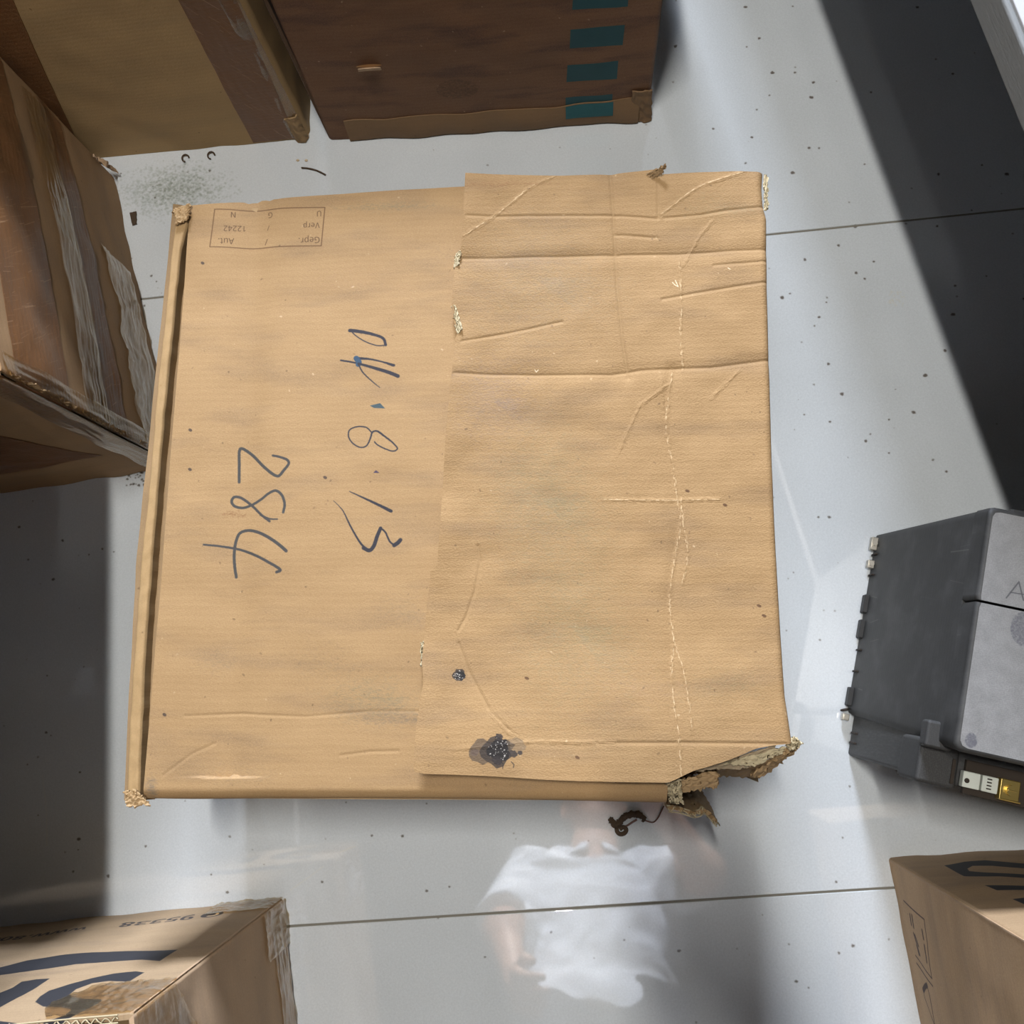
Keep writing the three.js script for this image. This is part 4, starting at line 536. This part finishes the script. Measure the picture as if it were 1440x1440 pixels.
  // notched lower edge of the side and the metal terminals in it
  for (const z of [-0.19, -0.165, -0.075, -0.05]) part('notch', bx(0.004, 0.014, 0.002, -0.0006, 0.012, z, 0.0005), M.rim, t);
  M.metal = new THREE.MeshStandardMaterial({ color: 0xb9b5aa, metalness: 0.9, roughness: 0.35 });
  M.brass = new THREE.MeshStandardMaterial({ color: 0xc7b06a, metalness: 0.9, roughness: 0.3 });
  for (const [z, s] of [[-0.203, 0.016], [-0.178, 0.010], [0.004, 0.008]]) { const e = part('side_terminal', bx(0.008, 0.008, s, -0.003, 0.008, z, 0.001), M.metal, t); part('terminal_screw', new THREE.CylinderGeometry(0.0028, 0.0028, 0.003, 12).translate(-0.003, 0.0135, z), M.metal, e); }
  for (const z of [-0.13, -0.1, -0.02]) part('edge_tab', bx(0.006, 0.012, 0.022, -0.0015, 0.008, z, 0.0015), plastic, t);
  part('edge_hook', new THREE.TorusGeometry(0.004, 0.0012, 8, 18).rotateY(0.4).translate(-0.004, 0.006, -0.004), M.rim, t);
  // lower chassis standing out below the cover's near edge, its bracket and its terminals
  const chassis = part('front_chassis', bx(0.22, 0.246, 0.056, 0.118, 0.1245, 0.018, 0.004), plastic, t);
  for (const q of [0.020, 0.031]) part('vent_slot', bx(0.005, 0.018, 0.0024, 0.0078, 0.02, q, 0.0006), M.rim, chassis);
  const br = part('bracket', bx(0.036, 0.05, 0.04, 0.016, 0.225, 0.030, 0.004), plastic, t, 'clip bracket at the near corner');
  part('clip', bx(0.024, 0.016, 0.024, 0.008, 0.258, 0.006, 0.003), plastic, br); part('slot', bx(0.003, 0.002, 0.022, 0.029, 0.2506, 0.034, 0.0005), M.rim, br);
  const tray = part('terminal_tray', bx(0.17, 0.006, 0.03, 0.124, 0.249, 0.036, 0.001), M.rim, t);
  M.label = new THREE.MeshStandardMaterial({ color: 0xb9beb4, roughness: 0.6 });
  for (const [a, w] of [[0.0425, 0.015], [0.0585, 0.014]]) { const e = part('terminal_block', bx(w, 0.008, 0.014, a, 0.255, 0.038, 0.001), M.label, tray); part('block_hole', a < 0.05 ? new THREE.CylinderGeometry(0.0022, 0.0022, 0.0022, 14).translate(a - 0.004, 0.2585, 0.039) : merge([0, 1, 2, 3].map((k) => bx(0.004, 0.0012, 0.0011, a - 0.001, 0.2592, 0.0335 + k * 0.0028, 0.0003))), M.rim, e); }
  { const e = part('brass_terminal', merge([bx(0.019, 0.003, 0.018, 0.0765, 0.2535, 0.039, 0.001), bx(0.0016, 0.009, 0.018, 0.0672, 0.2565, 0.039, 0.0006), bx(0.019, 0.007, 0.0016, 0.0765, 0.2555, 0.0478, 0.0006)]), M.brass, t, 'brass terminal clamp'); part('terminal_screw', merge([new THREE.CylinderGeometry(0.0046, 0.0046, 0.004, 18).translate(0.0775, 0.257, 0.039), bx(0.0075, 0.0012, 0.0012, 0.0775, 0.2592, 0.039, 0.0003)]), M.brass, e); }
}
// ---------------------------------------------------------------- the two steel benches that shade the floor
M.steel = new THREE.MeshStandardMaterial({ color: 0x74787a, roughness: 0.6, bumpMap: genBT, bumpScale: 0.002 });
M.board = new THREE.MeshStandardMaterial({ color: 0x2f2924, roughness: 0.9, bumpMap: genBT, bumpScale: 0.001 });  // dark so that it soaks up bounce light under the benches
M.laminate = new THREE.MeshStandardMaterial({ color: 0xb4b7bc, roughness: 0.4 });
function bench(label, p, q, depth, before, after, inset) {
  const dx = q[0] - p[0], dz = q[1] - p[1], L = Math.hypot(dx, dz), turn = -Math.atan2(dz, dx), side = depth > 0 ? 1 : -1, D = Math.abs(depth), len = L + before + after, off = (L + after - before) / 2;
  const t = thing('steel_bench', label, 'bench', [p[0], 0, p[1]], turn), h = 0.46, th = 0.036, zc = -side * D / 2;
  part('bench_frame', bx(len, th, D, off, h + th / 2, zc, 0.003), M.steel, t); part('bench_top', bx(len - 0.01, 0.004, D - 0.01, off, h + th + 0.001, zc, 0.001), M.laminate, t, 'white bench top'); part('added_under_panel', bx(len - 0.03, 0.008, D - 0.03, off, h - 0.003, zc, 0.001), M.board, t);  // dark under panel added to keep the floor below in shade
  const lx = [off - len / 2 + inset, off + len / 2 - 0.06];
  for (const s of [0, 1]) for (const k of [0.3, D - 0.06]) part('leg', bx(0.045, h, 0.045, lx[s], h / 2 - 0.0005, -side * k, 0.003), M.steel, t);
  for (const s of [0, 1]) part('cross_bar', bx(0.03, 0.03, D - 0.36, lx[s], 0.2, -side * (D / 2 + 0.12), 0.003), M.steel, t);
  part('added_back_board', bx(len - inset - 0.1, 0.4, 0.015, off + inset / 2, h - 0.21, -side * (D - 0.02), 0.002), M.board, t);  // unseen dark board added to block light reaching under the bench
}
{
  const e = [0.3126, -0.5199, 0.3438, -0.4009]; bench('grey textured steel bench whose pale edge crosses the upper right corner', [e[0], e[1]], [e[2], e[3]], 0.7, 2.7, 1.5, 0.06);
  bench('grey steel bench standing over the taped box beyond the left edge', [-0.5147, -0.243], [-0.485, 0.169], -0.7, 0.12, 1.5, 0.36);
}
// ---------------------------------------------------------------- litter on the tiles
M.scrap = new THREE.MeshStandardMaterial({ color: 0x4a3a2a, roughness: 0.8, bumpMap: genBT, bumpScale: 0.002 });
M.thread = new THREE.MeshStandardMaterial({ color: 0x6a5048, roughness: 0.8 });
{
  const a = pairs([0.0355, 0.1674, 0.0385, 0.1713, 0.0415, 0.1747, 0.0456, 0.1727, 0.0509, 0.1667, 0.0571, 0.1632, 0.0643, 0.1621, 0.0714, 0.164, 0.0759, 0.1689]), b = pairs([0.076, 0.1699, 0.0857, 0.1716, 0.091, 0.1666, 0.0947, 0.1596, 0.098, 0.1531]), o = pairs([0.0583, 0.1691])[0];
  const t = thing('curled_scrap', 'curled dark brown scrap with a thin tail by the big box\'s torn corner', 'scrap', [o[0], 0, o[1]]);
  const P = (q, y) => q.map(([x, z], i) => V(x - o[0], y(i / (q.length - 1)), z - o[1]));
  const g = tube(P(a, (s) => 0.0062 + 0.004 * Math.sin(s * 3.1)), 0.0036, 60, 10), p = g.attributes.position;
  for (let i = 0; i < p.count; i++) p.setXYZ(i, p.getX(i) + 0.0012 * n3(p.getX(i) * 300, p.getZ(i) * 300, 1), Math.max(0.0004, p.getY(i) * 0.8 + 0.001 * n3(p.getX(i) * 260, p.getZ(i) * 260, 4)), p.getZ(i) + 0.0012 * n3(p.getX(i) * 300, p.getZ(i) * 300, 8));
  g.computeVertexNormals(); part('body', g, M.scrap, t);
  const c = pairs([0.0431, 0.1764, 0.044, 0.1828, 0.0475, 0.1852, 0.0526, 0.1836, 0.0543, 0.1797, 0.0507, 0.1773, 0.0466, 0.1798]); part('head', tube(P(c, () => 0.004), 0.0026, 30, 9), M.scrap, t);
  const d = pairs([0.0466, 0.1784, 0.0549, 0.1759, 0.0622, 0.1714, 0.0669, 0.1688]); part('strand', tube(P(d, () => 0.004), 0.0012, 20, 6), M.thread, t);
  part('tail', tube(P(b, (s) => 0.003 + 0.004 * s), 0.0009, 24, 6), M.thread, t);
}
{ const q = pairs([-0.3637, -0.671, -0.3538, -0.6695, -0.342, -0.6659, -0.3301, -0.6592]); solo('bent_wire', 'short bent dark wire on the floor behind the big box', 'wire', tube(q.map(([x, z]) => V(x, 0.0016, z)), 0.0012, 20, 7), M.scrap); }
for (const [a, l] of [[[-0.3695, -0.6826], 'left'], [[-0.3577, -0.6821], 'right']]) solo('paper_crumb', `tiny white crumb, the ${l} one of a pair above the bent wire`, 'crumb', new THREE.IcosahedronGeometry(0.0018, 1).scale(1.2, 0.6, 1).translate(a[0], 0.001, a[1]), M.cardPale);
{ const q = [-0.5991, -0.6143, -0.5903, -0.6161, -0.5879, -0.5973, -0.5938, -0.5955], o = [q[0], q[1]]; solo('dark_scrap', 'small dark flat scrap on the floor beside the taped box', 'scrap', sheet((u, v) => V(lerp(lerp(q[0], q[2], u), lerp(q[6], q[4], u), v), 0.002 + 0.0006 * n2(u * 3, v * 3), lerp(lerp(q[1], q[3], u), lerp(q[7], q[5], u), v)), 6, 8, 0.0014, null, true), M.scrap); }
for (const [a, l] of [[[-0.5256, -0.6943], 'left'], [[-0.4898, -0.697], 'right']]) solo('dark_curl', `tiny dark curl, the ${l} one of two along the foot of the plain box`, 'scrap', new THREE.TorusGeometry(0.0048, 0.0011, 7, 20, 4.6).rotateX(-Math.PI / 2 + 0.2).translate(a[0], 0.0024, a[1] + 0.003), M.scrap);
// ---------------------------------------------------------------- the person who takes the picture, mirrored in the tiles
const smin = (a, b, k) => { const h = Math.max(0, k - Math.abs(a - b)) / k; return Math.min(a, b) - h * h * k * 0.25; };
const cap = (x, y, z, b) => { const bx_ = b[3] - b[0], by = b[4] - b[1], bz = b[5] - b[2], px = x - b[0], py = y - b[1], pz = z - b[2], t = clamp((px * bx_ + py * by + pz * bz) / (bx_ * bx_ + by * by + bz * bz + 1e-12), 0, 1); return Math.hypot(px - t * bx_, py - t * by, pz - t * bz) - lerp(b[6], b[7], t); };
const field = (bones, k) => (x, y, z) => { let d = 1e3; for (const b of bones) { const e = cap(x, y, z, b); d = d > 900 ? e : smin(d, e, k); } return d; };
function surface(f, c, half, N) {
  const mc = new MarchingCubes(N, new THREE.MeshStandardMaterial(), false, false, 260000); mc.isolation = 0;
  for (let k = 0; k < N; k++) for (let j = 0; j < N; j++) for (let i = 0; i < N; i++) mc.field[i + j * N + k * N * N] = -f(c[0] + (i - N / 2) / (N / 2) * half, c[1] + (j - N / 2) / (N / 2) * half, c[2] + (k - N / 2) / (N / 2) * half);
  mc.update();
  const g = new THREE.BufferGeometry(); g.setAttribute('position', new THREE.BufferAttribute(mc.positionArray.slice(0, mc.count * 3), 3));
  g.scale(half, half, half).translate(...c);
  const m = mergeVertices(g, 1e-5); m.computeVertexNormals(); m.setAttribute('uv', new THREE.BufferAttribute(new Float32Array(m.attributes.position.count * 2), 2)); return m;
}
{
  const t = thing('person', 'person in a white collared shirt leaning forward, seen mirrored in the polished tiles', 'person', [0.04, 0, 0.67]);
  const X = 0.04, Z = 0.62, B = (a, b, ra, rb) => [a[0] - X, a[1], a[2] - Z, b[0] - X, b[1], b[2] - Z, ra, rb];
  const skin = new THREE.MeshStandardMaterial({ color: 0xc58f6e, roughness: 0.55 }), shirtM = new THREE.MeshStandardMaterial({ color: 0xe9ebee, roughness: 0.85 }), trouserM = new THREE.MeshStandardMaterial({ color: 0x34363c, roughness: 0.9 }), hairM = new THREE.MeshStandardMaterial({ color: 0x17130f, roughness: 0.6 }), shoeM = new THREE.MeshStandardMaterial({ color: 0x23211f, roughness: 0.5 });
  const pel = [0.04, 0.93, 0.70], wai = [0.04, 1.08, 0.66], che = [0.04, 1.25, 0.57], upc = [0.04, 1.36, 0.49], nck = [0.04, 1.43, 0.42], hd = [0.04, 1.545, 0.325];
  const shL = [-0.13, 1.37, 0.48], elL = [-0.175, 1.09, 0.53], wrL = [-0.13, 0.85, 0.56], shR = [0.21, 1.37, 0.48], elR = [0.285, 1.11, 0.40], wrR = [0.10, 1.092, 0.14];
  const hipL = [-0.055, 0.90, 0.70], knL = [-0.08, 0.49, 0.66], anL = [-0.09, 0.085, 0.72], hipR = [0.135, 0.90, 0.70], knR = [0.16, 0.49, 0.65], anR = [0.17, 0.085, 0.71];
  const torso = [B([-0.03, 0.93, 0.70], [0.11, 0.93, 0.70], 0.115, 0.115), B([-0.02, 1.08, 0.665], [0.10, 1.08, 0.665], 0.105, 0.105), B([-0.045, 1.25, 0.58], [0.125, 1.25, 0.58], 0.11, 0.11), B([-0.08, 1.35, 0.50], [0.16, 1.35, 0.50], 0.078, 0.078), B(wai, che, 0.11, 0.12), B(pel, wai, 0.115, 0.105)];
  const neck = [B(upc, nck, 0.062, 0.056), B(nck, [0.04, 1.5, 0.36], 0.054, 0.052)];
  const arms = [B(shL, elL, 0.052, 0.041), B(elL, wrL, 0.040, 0.026), B(shR, elR, 0.052, 0.041), B(elR, wrR, 0.040, 0.026)];
  const legs = [B(hipL, knL, 0.088, 0.056), B(knL, anL, 0.054, 0.037), B(hipR, knR, 0.088, 0.056), B(knR, anR, 0.054, 0.037)];
  const body = surface(field([...torso, ...neck, ...arms, ...legs], 0.04), [0, 0.82, 0], 0.86, 104);
  // head: skull, jaw, nose, brow, ears, mouth, turned down to the screen
  const hq = new THREE.Matrix4().makeRotationX(-0.55).setPosition(hd[0] - X, hd[1], hd[2] - Z), hi = hq.clone().invert(), hv = new THREE.Vector3();
  const Hb = (a, b, ra, rb) => [...a, ...b, ra, rb];
  const headF0 = field([Hb([0, 0.035, 0.01], [0, 0.03, -0.015], 0.083, 0.080), Hb([0, -0.03, -0.025], [0, -0.075, -0.045], 0.062, 0.040), Hb([-0.03, -0.01, -0.06], [0.03, -0.01, -0.06], 0.03, 0.03), Hb([0, -0.06, 0.02], [0, -0.13, 0.03], 0.05, 0.052)], 0.045);
  const detail = [Hb([0, 0.005, -0.086], [0, -0.028, -0.102], 0.008, 0.013), Hb([-0.014, -0.032, -0.09], [0.014, -0.032, -0.09], 0.008, 0.008), Hb([-0.04, 0.024, -0.086], [-0.018, 0.026, -0.092], 0.007, 0.008), Hb([0.04, 0.024, -0.086], [0.018, 0.026, -0.092], 0.007, 0.008), Hb([-0.02, -0.055, -0.083], [0.02, -0.055, -0.083], 0.0065, 0.0065), Hb([-0.017, -0.064, -0.081], [0.017, -0.064, -0.081], 0.0065, 0.0065), Hb([0.081, 0.02, 0.0], [0.083, -0.025, 0.004], 0.012, 0.009), Hb([-0.081, 0.02, 0.0], [-0.083, -0.025, 0.004], 0.012, 0.009)];
  const eyes = [[-0.031, 0.006, -0.0925], [0.031, 0.006, -0.0925]];
  const headF = (x, y, z) => { hv.set(x, y, z).applyMatrix4(hi); let d = headF0(hv.x, hv.y, hv.z); for (const b of detail) d = smin(d, cap(hv.x, hv.y, hv.z, b), 0.012); for (const e of eyes) d = Math.max(d, 0.011 - Math.hypot(hv.x - e[0], hv.y - e[1], hv.z - e[2] - 0.0)); return d; };
  const head = surface(headF, [hd[0] - X, hd[1] - 0.01, hd[2] - Z], 0.18, 96);
  // hands: palm, four fingers of their own length and a thumb from the side of the palm
  function hand(w, fwd, across, nrm, curl, s) {
    const P = (f, a, n) => [w[0] - X + fwd.x * f + across.x * a * s + nrm.x * n, w[1] + fwd.y * f + across.y * a * s + nrm.y * n, w[2] - Z + fwd.z * f + across.z * a * s + nrm.z * n];
    const b = [[...P(-0.02, 0, 0), ...P(0.02, 0, 0), 0.026, 0.024], [...P(0.02, -0.022, 0), ...P(0.075, -0.026, 0), 0.014, 0.012], [...P(0.02, 0.018, 0), ...P(0.075, 0.026, 0), 0.014, 0.012], [...P(0.02, 0, 0), ...P(0.078, 0, 0), 0.015, 0.013]], seg = (L, a) => { let f = 0.08, n = 0, th = 0, p = P(f, a, n); for (let k = 0; k < 3; k++) { th += curl * [0.5, 0.9, 0.7][k]; const l = L * [0.45, 0.32, 0.23][k]; f += Math.cos(th) * l; n += Math.sin(th) * l; const q = P(f, a * (1 + 0.06 * k), n); b.push([...p, ...q, 0.0092 - 0.0008 * k, 0.0088 - 0.0009 * k]); p = q; } };
    seg(0.075, -0.030); seg(0.085, -0.010); seg(0.079, 0.010); seg(0.062, 0.029);
    b.push([...P(0.012, -0.026, 0.004), ...P(0.045, -0.048, 0.014), 0.013, 0.0105], [...P(0.045, -0.048, 0.014), ...P(0.076, -0.050, 0.026), 0.0105, 0.0088]);
    return surface(field(b, 0.009), P(0.06, 0, 0.012), 0.125, 80);
  }
  const hL = hand(wrL, V(0.12, -0.98, -0.1).normalize(), V(0, 0.1, -1).normalize(), V(1, 0.1, 0), 0.55, -1);
  const hR = hand(wrR, V(-0.5, 0.10, -0.85).normalize(), V(-0.85, 0, 0.5).normalize(), V(0, 1, 0.1).normalize(), 0.08, 1);
  const flesh = part('body', merge([body, head, hL, hR].map((g) => g)), skin, t);
  for (const e of eyes) {
    const eye = part('eye', new THREE.SphereGeometry(0.0108, 20, 14).translate(e[0], e[1], e[2] + 0.001).applyMatrix4(hq), new THREE.MeshStandardMaterial({ color: 0xe6e0d8, roughness: 0.3 }), t);
    part('iris', new THREE.SphereGeometry(0.006, 16, 10).scale(1, 1, 0.4).translate(e[0], e[1] - 0.003, e[2] - 0.0078).applyMatrix4(hq), new THREE.MeshStandardMaterial({ color: 0x2a1a12, roughness: 0.3 }), eye);
    part('eyebrow', new RoundedBoxGeometry(0.03, 0.005, 0.006, 2, 0.002).rotateZ(e[0] > 0 ? -0.1 : 0.1).translate(e[0], e[1] + 0.026, e[2] - 0.003).applyMatrix4(hq), hairM, t);
  }
  // shirt with folds, short sleeves, collar; trousers, shoes, hair
  const grow = (list, e) => list.map((b) => [...b.slice(0, 6), b[6] + e, b[7] + e]);
  const slv = (s, e, k) => [0, 1, 2].map((i) => lerp(s[i], e[i], k)), shirtB = [...grow(torso, 0.016), B(shL, slv(shL, elL, 0.9), 0.070, 0.074), B(shR, slv(shR, elR, 0.8), 0.070, 0.074)], sf = field(shirtB, 0.05), neckF = field([...grow(neck, 0.022), B([0.04, 1.41, 0.40], [0.04, 1.315, 0.40], 0.075, 0.02)], 0.03);
  const plane = (x, y, z, p, q, k) => { const d = [q[0] - p[0], q[1] - p[1], q[2] - p[2]], l = Math.hypot(...d), m = [0, 1, 2].map((i) => lerp(p[i], q[i], k)); return ((x + X - m[0]) * d[0] + (y - m[1]) * d[1] + (z + Z - m[2]) * d[2]) / l; };
  const shirtF = (x, y, z) => {
    let d = sf(x, y, z) - 0.013 * Math.pow(0.5 + 0.5 * Math.sin(46 * (y + 0.35 * x) + 4 * n3(x * 4, y * 5, z * 4)), 3) * sstep(y, 1.28, 1.12) - 0.006 * n3(x * 11, y * 13, z * 11);
    d = Math.max(d, 0.84 - y - 0.01 * Math.sin(x * 30), -neckF(x, y, z) + (y < 1.29 ? -1 : 0));
    if (x < -0.17) d = Math.max(d, plane(x, y, z, shL, elL, 0.86)); if (x > 0.18) d = Math.max(d, plane(x, y, z, shR, elR, 0.76));
    return d;
  };
  const shirt = part('shirt', surface(shirtF, [0, 1.12, -0.03], 0.36, 110), shirtM, t);
  const cq = V(nck[0] - X, nck[1] - 0.012, nck[2] - Z + 0.006);
  for (const s of [-1, 1]) part('collar', sheet((u, v) => { const a = s * (0.25 + 2.75 * u), r = 0.064 + 0.03 * v, p = V(Math.sin(a) * r, -0.012 - 0.034 * v - 0.02 * (1 - u) * v, -Math.cos(a) * r * 0.95); p.applyAxisAngle(V(1, 0, 0), -0.55); return p.add(cq); }, 24, 8, 0.0025, null, s > 0), shirtM, shirt);
  for (let k = 0; k < 3; k++) part('button', new THREE.CylinderGeometry(0.0055, 0.0055, 0.003, 14).rotateX(Math.PI / 2 - 0.35).translate(0, 1.33 - 0.05 * k, -0.212 + 0.026 * k), new THREE.MeshStandardMaterial({ color: 0x9a97a8, roughness: 0.4 }), shirt);
  const trF0 = field([...grow(legs, 0.016), ...grow([torso[0]], 0.012)], 0.05);
  part('trousers', surface((x, y, z) => Math.max(trF0(x, y, z) + 0.004 * Math.sin(y * 38 + x * 9) * sstep(y, 0.8, 0.3), y - 0.965, 0.075 - y), [0, 0.52, 0.06], 0.5, 84), trouserM, t);
  for (const [a, s] of [[anL, -1], [anR, 1]]) { const x0 = a[0] - X, z0 = a[2] - Z; part('shoe', surface((x, y, z) => Math.max(field([[x0, 0.06, z0 + 0.02, x0, 0.075, z0 - 0.01, 0.05, 0.048], [x0, 0.045, z0 - 0.03, x0 + s * 0.012, 0.03, z0 - 0.15, 0.045, 0.04]], 0.03)(x, y, z), 0.002 - y, y - 0.105), [x0, 0.06, z0 - 0.06], 0.17, 60), shoeM, t); }
  part('hair', surface((x, y, z) => { hv.set(x, y, z).applyMatrix4(hi); const d = headF0(hv.x, hv.y, hv.z) - 0.013 - 0.003 * n3(hv.x * 60, hv.y * 60, hv.z * 60); return Math.max(d, 0.04 - hv.y - 0.95 * (hv.z + 0.045), -(headF0(hv.x, hv.y, hv.z) - 0.001)); }, [hd[0] - X, hd[1] + 0.01, hd[2] - Z], 0.18, 84), hairM, t);
  // the phone, its lens where the picture is taken from
  const ph = thing('mobile_phone', 'mobile phone held flat over the big box', 'phone'); ph.position.copy(EYE); ph.quaternion.setFromRotationMatrix(CAM);
  const dark = new THREE.MeshStandardMaterial({ color: 0x1d1e22, roughness: 0.35 });
  part('case', new RoundedBoxGeometry(0.076, 0.160, 0.0085, 3, 0.004).translate(0.006, -0.052, 0.0102), dark, ph);
  part('screen', new THREE.BoxGeometry(0.070, 0.152, 0.0006).translate(0.006, -0.052, 0.0148), new THREE.MeshStandardMaterial({ color: 0x0c0d10, roughness: 0.1 }), ph);
  part('lens_ring', new THREE.TorusGeometry(0.0072, 0.0014, 10, 30).translate(0, 0, 0.0052), M.metal, ph);
}
scene.traverse((o) => { if (o.isMesh) { o.castShadow = true; o.receiveShadow = true; } });
renderer.render(scene, camera);
